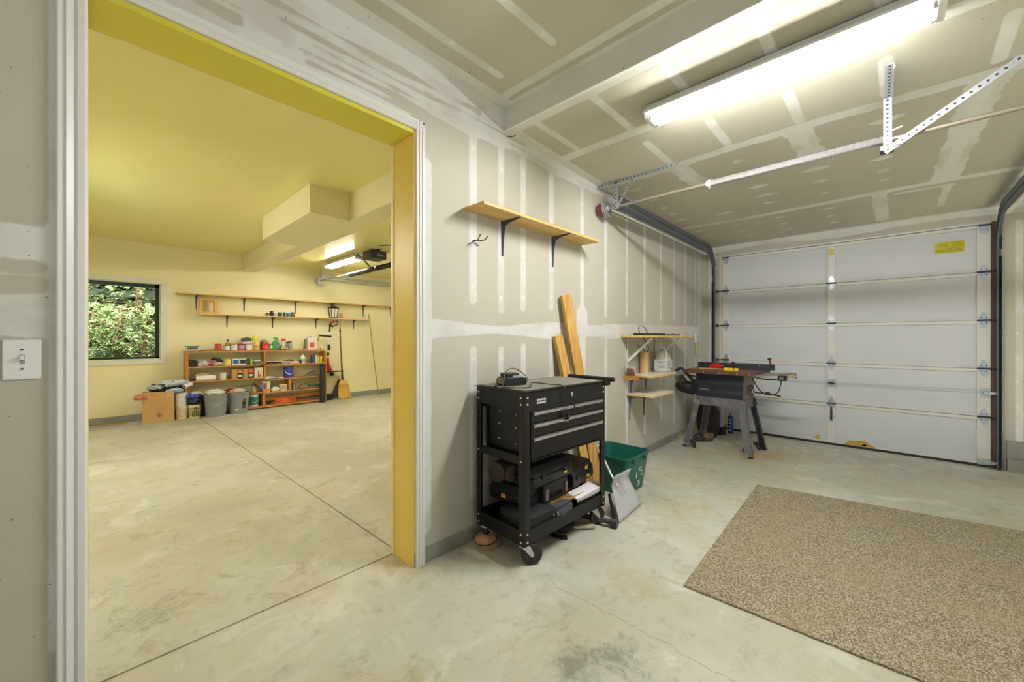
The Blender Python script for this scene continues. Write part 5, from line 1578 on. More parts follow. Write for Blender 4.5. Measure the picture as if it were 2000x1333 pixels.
def cyl_thing(name, x, z, r, h, col, label, cat, grp, lid=None, band=None, y=YI, rough=.4, pail=False, txt=None):
    t = thing(name, (x, y, z), label, cat, grp)
    m = M('paint_%d_%d_%d' % col, col, rough, var=.08)
    b = MB(); b.lathe([(0, 0), (r * (.93 if pail else 1), 0), (r, h), (r * .92, h), (r * .92, h - .006), (0, h - .006)], m, (x, y, z), n=18); b.build('body', t)
    if lid: b = MB(); b.lathe([(0, h - .003), (r * 1.04, h - .003), (r * 1.04, h + .006), (0, h + .006)], M('paint_%d_%d_%d' % lid, lid, .35, var=.05), (x, y, z), n=18); b.build('lid', t)
    if band: b = MB(); b.lathe([(r * 1.005, h * .18), (r * 1.012, h * .18), (r * 1.012, h * .82), (r * 1.005, h * .82)], M('paint_%d_%d_%d' % band, band, .6, var=.25, vscale=60), (x, y, z), n=18, cap=False); b.build('label', t)
    if pail:
        b = MB(); b.tube([(x + r * math.cos(a) * 1.02, y - r * abs(math.sin(a)) * 1.03, z + h * .9 - .55 * h * math.sin(a)) for a in [math.pi * k / 14 for k in range(15)]], .003, CHROME, n=5); b.build('bail_handle', t)
    return t
def box_thing(name, x, z, w, d, h, col, label, cat, grp, panel=None, y=YI, rz=0, lid=None, panel2=None):
    t = thing(name, (x, y, z), label, cat, grp, rz=R(rz))
    t['_o'] = (0., 0., 0.)
    b = MB(); b.box(-w / 2, -d / 2, 0, w / 2, d / 2, h, M('paint_%d_%d_%d' % col, col, .6, var=.1)); b.build('body', t, bevel=.002, smooth=0)
    if panel: b = MB(); b.box(-w * .42, -d / 2 - .0015, h * .30, w * .42, -d / 2, h * .85, M('paint_%d_%d_%d' % panel, panel, .6, var=.2, vscale=50)); b.build('label', t, smooth=0)
    if panel2: b = MB(); b.box(-w * .42, -d / 2 - .0016, h * .05, w * .42, -d / 2, h * .28, M('paint_%d_%d_%d' % panel2, panel2, .6, var=.2, vscale=50)); b.build('label', t, smooth=0)
    if lid: b = MB(); b.box(-w / 2 - .006, -d / 2 - .006, h, w / 2 + .006, d / 2 + .006, h + .01, M('paint_%d_%d_%d' % lid, lid, .5)); b.build('lid', t, bevel=.002, smooth=0)
    return t
G1 = 'things on top of the low shelf unit'
box_thing('plastic_tub', 1.11, ZT1 + .014, .16, .12, .066, (222, 222, 218), 'white tub with black lid and teal label at the left end of the unit top', 'tub', G1, panel=(46, 92, 100), lid=(30, 30, 34))
b = MB(); b.box(-.12, -.08, 0, .12, .08, .003, M('dark_card', (96, 84, 58), .8), Matrix.Translation((1.33, 8.31, ZT1 + .018)) @ Matrix.Rotation(R(-4), 4, 'Y')); tag(b.build('dark_sheet', smooth=0), 'dark thin sheet lying between the white tub and the orange can', 'sheet')
cyl_thing('paint_can', 1.463, ZT1 + .013, .047, .105, (196, 78, 44), 'small orange red can with a white base band on the unit top', 'can', G1, band=(206, 84, 50), lid=(150, 60, 40))
for a in (): pass
t = thing('spray_bottle', (1.607, 8.36, ZT1 + .012), 'amber plastic bottle with a dark cap on the unit top behind the white cans', 'bottle', G1)
b = MB(); b.lathe([(0, 0), (.038, 0), (.04, .01), (.04, .10), (.018, .14), (.014, .15), (0, .15)], M('amber_plastic', (196, 142, 34), .35), (1.607, 8.37, ZT1 + .012), n=16); b.build('body', t)
b = MB(); b.cyl((1.607, 8.37, ZT1 + .16), (1.607, 8.37, ZT1 + .195), .014, DARKSTEEL, n=10); b.build('cap', t)
cyl_thing('paint_can', 1.575, ZT1 + .012, .047, .078, (226, 220, 216), 'small white can with a black lid, leftmost of the four pale cans', 'can', G1, lid=(50, 46, 46), y=8.275)
cyl_thing('paint_can', 1.682, ZT1 + .011, .052, .104, (226, 218, 222), 'pale pink labelled can with a maroon rim, second of the four pale cans', 'can', G1, band=(222, 208, 216), lid=(90, 40, 50), y=8.30)
cyl_thing('paint_can', 1.795, ZT1 + .011, .052, .104, (140, 40, 66), 'maroon can with white patches, third of the four cans on the unit top', 'can', G1, band=(190, 130, 146), lid=(90, 40, 50), y=8.30)
cyl_thing('paint_can', 1.905, ZT1 + .011, .052, .104, (228, 222, 226), 'white can with a maroon rim, in front of the grey bag on the unit top', 'can', G1, lid=(90, 40, 50), y=8.30)
b = MB(); b.lathe([(0, 0), (.075, 0), (.082, .006), (.082, .012), (0, .012)], M('yellow_disc', (226, 206, 110), .5), (1.79, 8.43, ZT1 + .105), axis='z'); 
t = thing('paper_bag', (1.89, 8.40, ZT1), 'dark grey and white folded paper bag standing behind the cans', 'bag', G1)
b = MB(); b.prism([(1.83, ZT1 + .01), (1.96, ZT1 + .01), (1.965, ZT1 + .16), (1.83, ZT1 + .15)], 'y', 8.37, 8.44, M('white_paper', (232, 230, 232), .7)); b.prism([(1.815, ZT1 + .155), (1.965, ZT1 + .165), (1.96, ZT1 + .22), (1.90, ZT1 + .235), (1.815, ZT1 + .215)], 'y', 8.365, 8.43, M('dark_grey_paper', (84, 84, 84), .8)); b.build('bag', t, bevel=.004)
t = thing('squeeze_bottle', (2.03, 8.34, ZT1), 'tall yellow bottle with a bright yellow top on the unit top', 'bottle', G1)
b = MB(); b.lathe([(0, .01), (.042, .01), (.045, .02), (.045, .10), (.028, .15), (.02, .17), (0, .17)], M('pale_yellow_plastic', (232, 220, 130), .4), (2.03, 8.31, ZT1), n=16); b.build('body', t)
b = MB(); b.lathe([(0, .17), (.045, .175), (.05, .20), (.042, .25), (.02, .262), (0, .262)], M('lemon_plastic', (236, 222, 56), .45), (2.02, 8.38, ZT1), n=14); b.build('top', t)
b = MB(); b.lathe([(.046, .04), (.047, .04), (.047, .09), (.046, .09)], M('orange_label', (226, 160, 60), .5), (2.03, 8.31, ZT1), n=16, cap=False); b.build('label', t)
cyl_thing('paint_can', 2.165, ZT1 + .006, .052, .11, (206, 44, 76), 'crimson can with a white base on the unit top', 'can', G1, band=(214, 60, 84), lid=(150, 40, 56), y=8.29)
jar(2.165, 8.39, ZT1, .055, .19, (122, 98, 52), 'brown pot standing behind the crimson can on the unit top', prof=[(0, 0), (.05, 0), (.06, .10), (.055, .15), (.03, .185), (0, .19)], cat='pot', grp=G1)
cyl_thing('paint_can', 2.257, ZT1 + .006, .030, .10, (40, 96, 70), 'slim green and white can beside the crimson can', 'can', G1, band=(170, 210, 150), y=8.29)
t = thing('spray_bottle', (2.36, 8.36, ZT1), 'bright green trigger spray bottle on the unit top', 'bottle', G1)
GP = M('bright_green_plastic', (46, 168, 66), .4)
b = MB(); b.rings([[(2.35 + p[0], 8.35 + p[1], z) for p in rrect(-hx, -.03, hx, .03, .02)] for hx, z in ((.06, ZT1 + .006), (.062, ZT1 + .10), (.045, ZT1 + .15), (.02, ZT1 + .185))], GP); b.build('body', t, smooth=45)
b = MB(); b.prism([(2.30, ZT1 + .205), (2.33, ZT1 + .235), (2.385, ZT1 + .225), (2.40, ZT1 + .19), (2.36, ZT1 + .18), (2.35, ZT1 + .205)], 'y', 8.335, 8.365, GP); b.build('trigger', t, bevel=.003)
b = MB(); b.box(2.335, 8.315, ZT1 + .04, 2.405, 8.320, ZT1 + .11, M('violet_label', (130, 120, 170), .6, var=.3, vscale=60)); b.build('label', t, smooth=0)
box_thing('metal_tin', 2.46, ZT1 + .003, .11, .06, .055, (84, 66, 36), 'flat dark brown tin in front of the green spray bottle', 'tin', G1, panel=(196, 190, 120), y=8.285)
t = thing('spray_bottle', (2.50, 8.37, ZT1), 'white trigger spray bottle with a red and white head on the unit top', 'bottle', G1)
b = MB(); b.lathe([(0, 0), (.036, 0), (.038, .10), (.018, .15), (.014, .16), (0, .16)], WHITE, (2.50, 8.38, ZT1), n=14); b.build('body', t)
b = MB(); b.prism([(2.455, ZT1 + .175), (2.475, ZT1 + .215), (2.53, ZT1 + .205), (2.525, ZT1 + .16), (2.49, ZT1 + .155)], 'y', 8.36, 8.395, M('red_spray_head', (200, 60, 76), .4)); b.build('spray_head', t, bevel=.003)
t = thing('travel_cup', (2.58, 8.31, ZT1), 'silver grey patterned cup tilted at the right of the bottles on the unit top', 'cup', G1)
b = MB(); b.X = Matrix.Translation((2.595, 8.31, ZT1 + .002)) @ Matrix.Rotation(R(-12), 4, 'Y'); b.lathe([(0, 0), (.034, .0), (.048, .13), (.046, .135), (0, .135)], M('speckled_grey', (150, 150, 152), .4, var=.5, vscale=70), n=16); b.build('cup', t)
b = MB(); b.X = Matrix.Translation((2.595, 8.31, ZT1 + .002)) @ Matrix.Rotation(R(-12), 4, 'Y'); b.lathe([(0, .135), (.051, .135), (.050, .155), (0, .16)], BLACKP, n=16); b.build('lid', t)
b = MB(); b.lathe([(0, 0), (.006, 0), (.006, .03), (0, .03)], M('paint_60_56_50', (60, 56, 50), .5), (2.755, 8.29, ZT1 - .002), n=8); tag(b.build('bolt'), 'tiny dark upright bolt on the unit top, midway to the white solvent can', 'bolt')
b = MB(); b.lathe([(0, 0), (.028, 0), (.032, .01), (.012, .028), (0, .03)], M('paint_170_120_60', (170, 120, 60), .4), (2.82, 8.29, ZT1 - .002), n=14); tag(b.build('small_dish'), 'small brown dish on the unit top next to the white solvent can', 'dish')
t = thing('solvent_can', (2.99, 8.34, ZT1), 'large white rectangular solvent can with a red label and black cap on the unit top', 'can', G1)
b = MB(); b.box(2.905, 8.29, ZT1 - .006, 3.065, 8.39, ZT1 + .235, M('white_tin', (224, 220, 220), .35, var=.05)); b.build('body', t, bevel=.004, smooth=0)
b = MB(); b.box(2.935, 8.2885, ZT1 + .035, 3.025, 8.2905, ZT1 + .135, M('red_label', (190, 66, 60), .5, var=.35, vscale=90)); b.build('label', t, smooth=0)
b = MB(); b.cyl((2.97, 8.34, ZT1 + .235), (2.97, 8.34, ZT1 + .25), .022, BLACKP, n=12); b.build('cap', t)
b = MB(); b.box(2.885, 8.38, ZT1 - .006, 2.903, 8.43, ZT1 + .20, M('paint_120_120_70', (120, 120, 70), .5)); tag(b.build('olive_box', smooth=0), 'thin olive box tucked behind the left side of the white solvent can', 'box')
b = MB(); b.cyl((3.14, 8.30, ZT1 - .008), (3.14, 8.30, ZT1 + .03), .006, M('paint_90_70_50', (90, 70, 50), .5), n=8); tag(b.build('wood_peg'), 'tiny peg at the right end of the unit top', 'peg')

# --- second shelf
Z2 = .812
G2 = 'things on the second shelf of the low unit'
b = MB(); b.prism([(1.07, Z2), (1.20, Z2), (1.175, Z2 + .10), (1.155, Z2 + .115), (1.07, Z2 + .13)], 'y', 8.27, 8.42, M('black_plastic_bag', (34, 32, 34), .35, var=.2, bump=.6)); tag(b.build('black_pouch', bevel=.006), 'black pouch at the left end of the second shelf', 'pouch', G2)
def heap(name, x, y, z, rx, ry, rz_, col, label, cat, seed, grp=None, amp=.4, bump=.5):
    b = MB(); b.blob((x, y, z + rz_ * .8), rx, ry, rz_, M('cloth_%d_%d_%d' % col, col, .6, var=.35, vscale=18, bump=bump), amp=amp, freq=7, seed=seed, sub=3, crease=True)
    return tag(b.build(name), label, cat, grp)
heap('plastic_bag', 1.25, 8.31, Z2, .095, .06, .055, (196, 188, 200), 'crumpled clear and silver plastic bag beside the black pouch on the second shelf', 'bag', 2, G2)
heap('plastic_bag', 1.36, 8.33, Z2 + .015, .085, .06, .05, (150, 96, 116), 'crumpled maroon striped bag on the second shelf', 'bag', 3, G2)
heap('plastic_bag', 1.46, 8.32, Z2, .08, .06, .038, (196, 198, 176), 'crumpled pale bag over a dark one on the second shelf', 'bag', 5, G2)
heap('plastic_bag', 1.43, 8.40, Z2 + .02, .10, .05, .06, (44, 56, 60), 'dark green bag pushed behind the pale one on the second shelf', 'bag', 6, G2)
cyl_thing('plastic_jar', 1.593, Z2 - .002, .052, .118, (216, 196, 108), 'squat yellow jar with an embossed band on the second shelf', 'jar', G2, band=(226, 210, 130), lid=(206, 190, 110), y=8.31)
box_thing('product_box', 1.705, Z2 - .004, .10, .09, .118, (216, 224, 232), 'white and blue printed box on the second shelf', 'box', G2, panel=(34, 84, 170), y=8.31)
box_thing('product_box', 1.81, Z2 - .005, .10, .09, .118, (200, 206, 214), 'dark navy labelled box next to the blue printed box', 'box', G2, panel=(30, 34, 52), y=8.31)
box_thing('product_box', 1.895, Z2 - .006, .06, .10, .115, (56, 60, 34), 'dark olive box on the second shelf', 'box', G2, y=8.33)
box_thing('product_box', 1.94, Z2 - .006, .028, .10, .11, (140, 186, 44), 'narrow lime green box on the second shelf', 'box', G2, y=8.32)
heap('cable_bundle', 2.05, 8.31, Z2 - .008, .085, .06, .05, (120, 112, 92), 'tangled grey cable bundle spilling over the shelf edge left of the divider', 'cable', 7, G2, amp=.6)
b = MB(); b.cyl((1.98, 8.27, Z2 + .075), (2.09, 8.27, Z2 + .07), .010, WHITE, n=8); tag(b.build('white_tube', smooth=35), 'short white tube lying on the tangled cable bundle', 'tube')
Z2b = .795
b = MB(); b.bar((2.17, 8.29, Z2b + .075), (2.62, 8.30, Z2b + .045), .022, .016, M('pale_metal_bar', (214, 208, 196), .4, .3)); tag(b.build('metal_bar', smooth=0), 'long pale metal bar lying across the second shelf right of the divider', 'bar')
b = MB(); b.tube(smooth_path([(2.17, 8.33, Z2b + .01), (2.25, 8.34, Z2b + .04), (2.35, 8.33, Z2b + .035), (2.5, 8.34, Z2b + .06), (2.6, 8.33, Z2b + .07), (2.66, 8.32, Z2b + .03)]), .014, M('dark_hose', (70, 62, 54), .6), n=8); b.tube(smooth_path([(2.17, 8.37, Z2b + .06), (2.3, 8.38, Z2b + .075), (2.45, 8.37, Z2b + .02)]), .012, MATS['dark_hose'], n=8)
tag(b.build('hose_bundle'), 'dark hoses lying on the second shelf behind the pale metal bar', 'hose')
heap('cloth_pile', 2.66, 8.31, Z2b - .004, .11, .055, .030, (222, 200, 196), 'small heap of pinkish white rags on the second shelf', 'rag', 9, G2)
box_thing('small_battery', 2.76, Z2b - .002, .035, .05, .065, (34, 32, 40), 'small black block in front of the white bottle on the second shelf', 'block', None, y=8.29)
t = thing('plastic_bottle', (2.82, 8.33, Z2b), 'white round shouldered bottle with a teal label on the second shelf', 'bottle', G2)
b = MB(); b.lathe([(0, 0), (.045, 0), (.048, .01), (.048, .11), (.040, .13), (.020, .150), (.016, .165), (0, .165)], WHITE, (2.82, 8.33, Z2b), n=18); b.build('body', t)
b = MB(); b.cyl((2.82, 8.33, Z2b + .165), (2.82, 8.33, Z2b + .19), .018, M('cream_cap', (226, 214, 180), .5), n=12); b.build('cap', t)
b = MB(); b.lathe([(.0485, .03), (.0495, .03), (.0495, .09), (.0485, .09)], M('teal_label', (150, 190, 170), .6, var=.35, vscale=70), (2.82, 8.33, Z2b), n=18, cap=False); b.build('label', t)
for x, col, nm in ((2.975, (70, 46, 42), 'dark brown can, leftmost in the row of five small cans'), (3.02, (44, 84, 190), 'royal blue can in the row of five small cans'), (3.062, (206, 214, 190), 'pale spray can right of the royal blue one'), (3.105, (224, 200, 40), 'yellow can, left one of the two yellow cans'), (3.155, (228, 206, 50), 'yellow can at the far right of the second shelf')):
    cyl_thing('aerosol_can', x, Z2b - .003, .020, .155 if 'yellow' not in nm else .13, col, nm, 'can', 'row of small cans at the right of the second shelf', lid=col, y=8.30)

# --- third shelf
Z3 = .577
G3 = 'things on the third shelf of the low unit'
t = thing('paper_towel_roll', (1.28, 8.31, Z3), 'white wrapped paper roll lying on its side on the third shelf', 'paper roll')
b = MB(); b.lathe([(.018, 1.155), (.046, 1.155), (.046, 1.40), (.036, 1.415), (0, 1.415)], M('white_paper', (232, 230, 232), .7), (0, 8.30, Z3 + .043), axis='x', cap=False); b.build('roll', t)
b = MB(); b.cyl((1.152, 8.30, Z3 + .043), (1.156, 8.30, Z3 + .043), .02, DARKSTEEL, n=14); b.build('core', t)
b = MB(); b.cyl((1.10, 8.33, Z3), (1.10, 8.33, Z3 + .05), .035, M('cobalt_plastic', (40, 60, 150), .4), n=16); tag(b.build('tape_roll'), 'blue tape roll at the left end of the third shelf', 'tape roll')
heap('clear_bag', 1.27, 8.39, Z3, .12, .05, .075, (206, 190, 150), 'clear plastic bag of small parts behind the paper roll', 'bag', 12, G3)
cyl_thing('paint_can', 1.527, Z3 - .004, .050, .125, (224, 222, 214), 'plain white quart can with a silver rim on the third shelf', 'can', G3, lid=(150, 148, 140), y=8.31)
for i, (x, w, lab) in enumerate(((1.73, .17, 'brown carton with a black and orange label, left of the two twin cartons'), (1.895, .155, 'brown carton with a black and orange label, right of the two twin cartons'))):
    t = thing('fluid_carton', (x, 8.33, Z3 - .008), lab, 'carton', G3); 
    b = MB(); b.box(x - w / 2, 8.27, Z3 - .010, x + w / 2, 8.39, Z3 + .165, CARD); b.build('carton', t, bevel=.003, smooth=0)
    b = MB(); b.box(x - w * .02, 8.2685, Z3 - .006, x + w * .46, 8.2705, Z3 + .155, INK); l_ = b.build('label', t, smooth=0)
    b = MB(); b.box(x + w * .02, 8.267, Z3 + .10, x + w * .43, 8.269, Z3 + .148, M('orange_print', (226, 96, 60), .5)); b.box(x + w * .05, 8.267, Z3 + .03, x + w * .4, 8.269, Z3 + .07, M('pale_print', (206, 200, 196), .5)); b.build('label_field', l_, smooth=0)
    if i == 0: text_part('Thins', 'label_text', .035, WI, l_, (x + w * .225, 8.2662, Z3 + .122), (R(90), 0, 0), sx=.8)
t = box_thing('flour_sack', 2.055, Z3 - .012, .13, .09, .185, (216, 206, 184), 'cream sack with dark vertical marks, rightmost before the divider', 'sack', G3, y=8.32)
b = MB(); 
for dx, h0, h1 in ((-.01, .02, .12), (.015, .01, .05), (.03, .03, .09)): b.prism([(dx - .008, h0), (dx + .006, h0), (dx + .01, h1), (dx, h1 + .02)], 'y', -.0475, -.0455, RUSTY)
b.build('mark', t, smooth=0)
Z3b = .535
heap('cloth_pile', 2.24, 8.31, Z3b - .004, .085, .06, .026, (206, 214, 226), 'small white and blue cloth heap just right of the divider on the third shelf', 'cloth', 22, G3)
heap('blue_cloth', 2.27, 8.28, Z3b - .006, .05, .035, .018, (50, 110, 190), 'little blue cloth lying in front of the white one on the third shelf', 'cloth', 23, G3)
heap('paper_scrap', 2.42, 8.30, Z3b - .006, .05, .05, .014, (226, 224, 220), 'white paper scrap on the third shelf left of the blue pail', 'paper', 24, G3)
cyl_thing('small_pail', 2.567, Z3b - .002, .086, .20, (34, 54, 150), 'blue plastic pail with a wire handle on the third shelf', 'pail', G3, pail=True, lid=(30, 46, 130), band=(44, 64, 160), y=8.34)
b = MB(); b.prism([(2.82, Z3b), (2.93, Z3b + .07), (3.03, Z3b + .115), (3.06, Z3b + .10), (3.02, Z3b + .03), (3.12, Z3b + .02), (3.14, Z3b)], 'y', 8.30, 8.36, M('grey_tool', (92, 92, 104), .5, .3, var=.2)); tag(b.build('caulking_gun', bevel=.006), 'grey and tan hand tool lying at the right end of the third shelf', 'hand tool')
# --- fourth shelf
Z4 = .303
heap('red_cloth', 1.62, 8.30, Z4 + .01, .10, .07, .05, (170, 40, 44), 'red cloth heap on the fourth shelf above the buckets', 'cloth', 31)
heap('orange_cloth', 1.45, 8.32, Z4 + .02, .09, .06, .045, (206, 130, 90), 'faded orange cloth heap behind the left bucket', 'cloth', 32)
t = thing('wire_basket', (1.86, 8.32, Z4), 'small green grey wire basket on the fourth shelf behind the right bucket', 'basket')
b = MB()
for k in range(9): b.bar((1.74 + k * .024, 8.265, Z4), (1.74 + k * .027, 8.262, Z4 + .13), .003, .003, M('green_wire', (120, 150, 132), .5))
for k in range(4): b.bar((1.735, 8.262, Z4 + .005 + k * .04), (1.96, 8.262, Z4 + .005 + k * .04), .003, .003, MATS['green_wire'])
b.box(1.735, 8.262, Z4, 1.955, 8.42, Z4 + .003, MATS['green_wire']); b.bar((1.735, 8.42, Z4 + .13), (1.96, 8.42, Z4 + .13), .006, .006, DARKSTEEL); b.bar((1.735, 8.262, Z4 + .13), (1.96, 8.262, Z4 + .13), .008, .006, DARKSTEEL)
for x in (1.735, 1.96): b.bar((x, 8.262, Z4 + .13), (x, 8.42, Z4 + .13), .006, .006, DARKSTEEL)
b.build('basket', t, smooth=0)
b = MB(); b.bar((1.97, 8.28, Z4 + .17), (2.11, 8.27, Z4 + .02), .02, .03, DARKSTEEL); tag(b.build('metal_bracket', smooth=0), 'dark metal bar leaning inside the fourth shelf left of the divider', 'bar')
jar(1.99, 8.32, Z4, .035, .09, (200, 180, 110), 'small cream jar on the fourth shelf below the dark leaning bar', (190, 170, 110), grp='things on the fourth shelf of the low unit')
G4 = 'things on the fourth shelf of the low unit'
Z4b = .292
t = box_thing('cleaner_box', 2.148, Z4b + .002, .055, .08, .20, (228, 222, 214), 'tall white box with purple and orange print on the fourth shelf', 'box', G4, panel=(122, 70, 130), panel2=(222, 130, 50), y=8.31)
t = box_thing('cleaner_box', 2.210, Z4b + .002, .055, .08, .20, (196, 206, 90), 'tall lime green and white box on the fourth shelf', 'box', G4, panel=(216, 220, 190), panel2=(214, 120, 50), y=8.31)
heap('white_roll', 2.33, 8.31, Z4b - .008, .070, .05, .05, (222, 220, 210), 'crumpled white package on the fourth shelf', 'package', 41, G4, amp=.2)
box_thing('small_carton', 2.465, Z4b - .004, .11, .08, .125, (220, 206, 184), 'white carton with brown print next to the crumpled package', 'carton', G4, panel=(176, 150, 120), y=8.31, rz=8)
for x in (2.635, 2.672): 
    b = MB(); b.box(x, 8.27, Z4b - .005, x + .026, 8.37, Z4b + .13, M('grey_binding', (136, 140, 126), .6)); tag(b.build('thin_book', bevel=.002, smooth=0), 'grey green slim box, ' + ('left' if x < 2.65 else 'right') + ' one of two beside the short divider', 'box', G4)
b = MB(); b.tube(smooth_path([(2.70, 8.30, Z4b + .01), (2.80, 8.30, Z4b + .09), (2.92, 8.31, Z4b + .08), (3.04, 8.31, Z4b + .05)]), .009, M('dark_hose', (70, 62, 54), .6), n=8); b.cyl((2.92, 8.30, Z4b + .055), (3.14, 8.31, Z4b + .05), .022, M('dark_green_plastic', (52, 84, 52), .5), n=12)
tag(b.build('hedge_tool'), 'dark green handled tool with a curved cord at the right of the fourth shelf', 'hand tool')
# --- floor level
t = cyl_thing('paint_pail', 1.982, .052, .084, .215, (226, 226, 220), 'white gallon pail with a teal picture label at the bottom of the unit', 'pail', None, band=(54, 130, 120), pail=True, y=8.34, lid=(190, 188, 180))
b = MB(); cp = []
for k in range(260):
    a = k * .35; rr_ = .15 + .03 * math.sin(k * .9)
    cp.append((2.50 + rr_ * 1.15 * math.cos(a), 8.34 + .06 * math.sin(a), .065 + .10 * (k / 260) * (.6 + .4 * math.sin(a * 1.3)) + .015 * math.sin(k)))
b.tube(cp, .006, M('orange_cord', (216, 112, 56), .5), n=5)
tag(b.build('extension_cord'), 'coiled orange extension cord lying at the bottom of the low unit', 'cord')
t = thing('rolled_mat', (3.14, 8.22, 0), 'tall dark rolled mat standing at the right end of the low shelf unit', 'rolled mat')
b = MB(); b.lathe([(0, 0), (.054, 0), (.056, .02), (.055, .30), (.058, .31), (.058, .36), (.055, .37), (.054, .76), (.04, .775), (.02, .77), (0, .76)], M('charcoal_mat', (48, 46, 52), .8, var=.2, bump=.6), (3.145, 8.185, 0), n=20); b.build('roll', t)
b = MB(); b.lathe([(.057, .46), (.060, .46), (.060, .48), (.057, .48)], BLACKP, (3.145, 8.185, 0), n=20, cap=False); b.build('strap', t)

# =================================================================== FLOOR IN FRONT OF THE UNIT
PGREY = M('grey_bucket_plastic', (140, 144, 148), .45, var=.1)
def bucket(x, y, r, h, label, seed):
    t = thing('bucket', (x, y, 0), label, 'bucket', 'grey five gallon buckets')
    b = MB(); pr = [(0, 0), (r * .86, 0), (r * .87, .01), (r * .95, h * .70), (r * 1.0, h * .70), (r * 1.0, h * .715), (r * .955, h * .72), (r * .965, h * .80), (r * 1.02, h * .80), (r * 1.02, h * .815), (r * .97, h * .82), (r * .985, h * .93), (r * 1.03, h * .94), (r * 1.03, h), (r * .95, h), (r * .94, h * .97), (r * .85, .02), (0, .02)]
    b.lathe(pr, PGREY, (x, y, 0), n=32); b.build('pail', t)
    b = MB(); pts = [(x + r * 1.03 * math.cos(a), y - r * 1.04 * max(.25, math.sin(a)), h * .80 - .42 * h * math.sin(a) * .55) for a in [R(q) for q in range(-8, 100, 9)]]
    b.tube(pts, .003, CHROME, n=5); b.build('bail_handle', t)
    b = MB(); n = 22
    for k in range(n):
        a = 2 * math.pi * k / n
        b.bar((x + r * .99 * math.cos(a), y + r * .99 * math.sin(a), h * .84), (x + r * 1.0 * math.cos(a), y + r * 1.0 * math.sin(a), h * .93), .006, .006, PGREY)
    b.build_each('rim_rib', t, smooth=0)
    return t
t = bucket(1.385, 8.075, .156, .365, 'grey plastic bucket with a white stripe, left of the two by the shelf unit', 0)
b = MB(); b.bar((1.31, 7.944, .185), (1.40, 7.938, .187), .004, .018, WI, (0, 1, 0)); b.build('sticker', t, smooth=0)
t = bucket(1.715, 8.10, .150, .365, 'grey plastic bucket with black printed warnings, right of the two by the shelf unit', 1)
b = MB()
for k in range(9): b.box(1.735, 7.962 + .0, .10 + k * .018, 1.785, 7.968, .109 + k * .018, INK)
b.lathe([(.020, 0), (.026, 0), (.026, .002), (.020, .002)], INK, (1.76, 7.958, .185), axis='y', n=18)
b.build('print', t, smooth=0)
b = MB(); b.box(1.635, 7.972, .06, 1.675, 7.977, .095, M('cream_sticker', (206, 202, 170), .6)); b.build('sticker', t, smooth=0)
heap('white_rags', 1.385, 8.075, .34, .12, .12, .055, (232, 230, 236), 'crumpled white rags heaped in the left grey bucket', 'rag', 51, None, amp=.35)
heap('pale_rags', 1.70, 8.09, .335, .12, .11, .045, (206, 190, 172), 'crumpled beige rags heaped in the right grey bucket', 'rag', 52, None, amp=.35)
# moving box
t = thing('cardboard_box', (.69, 8.2, 0), 'brown cardboard moving box with red and brown printing on the floor below the window', 'box', rz=R(-7))
BX = M('box_cardboard', (196, 156, 104), .85, var=.06, vscale=5)
b = MB()
b.box(-.185, -.10, 0, .185, -.096, .465, BX); b.box(-.185, .096, 0, .185, .10, .46, BX); b.box(-.185, -.1, 0, -.181, .1, .46, BX); b.box(.181, -.1, 0, .185, .1, .46, BX); b.box(-.185, -.1, 0, .185, .1, .004, BX)
b.build('carton', t, bevel=.001, smooth=0)
b = MB(); b.box(-.180, -.1012, .375, .182, -.0962, .464, M('box_flap_cardboard', (204, 166, 114), .85)); b.build('flap', t, smooth=0)
t.location = (.69, 8.20, 0)
RP = M('red_print', (176, 72, 44), .7, var=.1); BP = M('brown_print', (120, 70, 48), .7, var=.1)
text_part('DO NOT STACK MORE', 'print_text', .030, RP, t, (.0, -.1025, .440), (R(90), 0, 0), sx=.62)
text_part('THAN 4 PALLETS HIGH', 'print_text', .030, RP, t, (.0, -.1025, .405), (R(90), 0, 0), sx=.62)
text_part('1 GAL BEVERAGE CARTONS', 'print_text', .015, BP, t, (.01, -.1025, .205), (R(90), 0, 0), sx=.7)
text_part('EMPTY', 'print_text', .017, BP, t, (.01, -.1025, .172), (R(90), 0, 0), sx=.8)
b = MB(); b.cyl((.01, -.1022, .105), (.01, -.1004, .105), .028, BP, n=20); b.cyl((.01, -.1026, .105), (.01, -.1020, .105), .020, BX, n=20); b.cyl((.01, -.1028, .105), (.01, -.1022, .105), .012, BP, n=20); b.build('stamp', t, smooth=0)
heap('garbage_bag', .80, 8.24, .44, .22, .09, .085, (30, 40, 52), 'black plastic bag heaped on top of the moving box', 'bag', 61, None, amp=.25)
heap('plastic_wrap', .87, 8.20, .53, .17, .08, .055, (206, 214, 228), 'crumpled white and blue plastic wrap on top of the black bag', 'bag', 62, None, amp=.55)
heap('plastic_wrap', .68, 8.21, .50, .12, .06, .035, (196, 204, 206), 'thin crumpled clear wrap at the left end of the heap on the moving box', 'bag', 65, None, amp=.6)
heap('pale_blue_cloth', .87, 8.12, .44, .10, .05, .035, (176, 196, 222), 'pale blue cloth draped at the front right of the box heap', 'cloth', 66, None, amp=.4)
b = MB(); b.cyl((.98, 8.08, .52), (1.08, 8.16, .55), .028, M('white_paper', (232, 230, 232), .7), n=14); b.cyl((.979, 8.079, .52), (.975, 8.076, .519), .014, INK, n=10); tag(b.build('paper_tube', smooth=35), 'white paper tube lying to the right of the box heap', 'paper roll')
heap('printed_bag', .475, 8.12, .36, .075, .05, .045, (206, 130, 110), 'crumpled red and white printed wrapper sticking out left of the moving box', 'wrapper', 63, None, amp=.5)
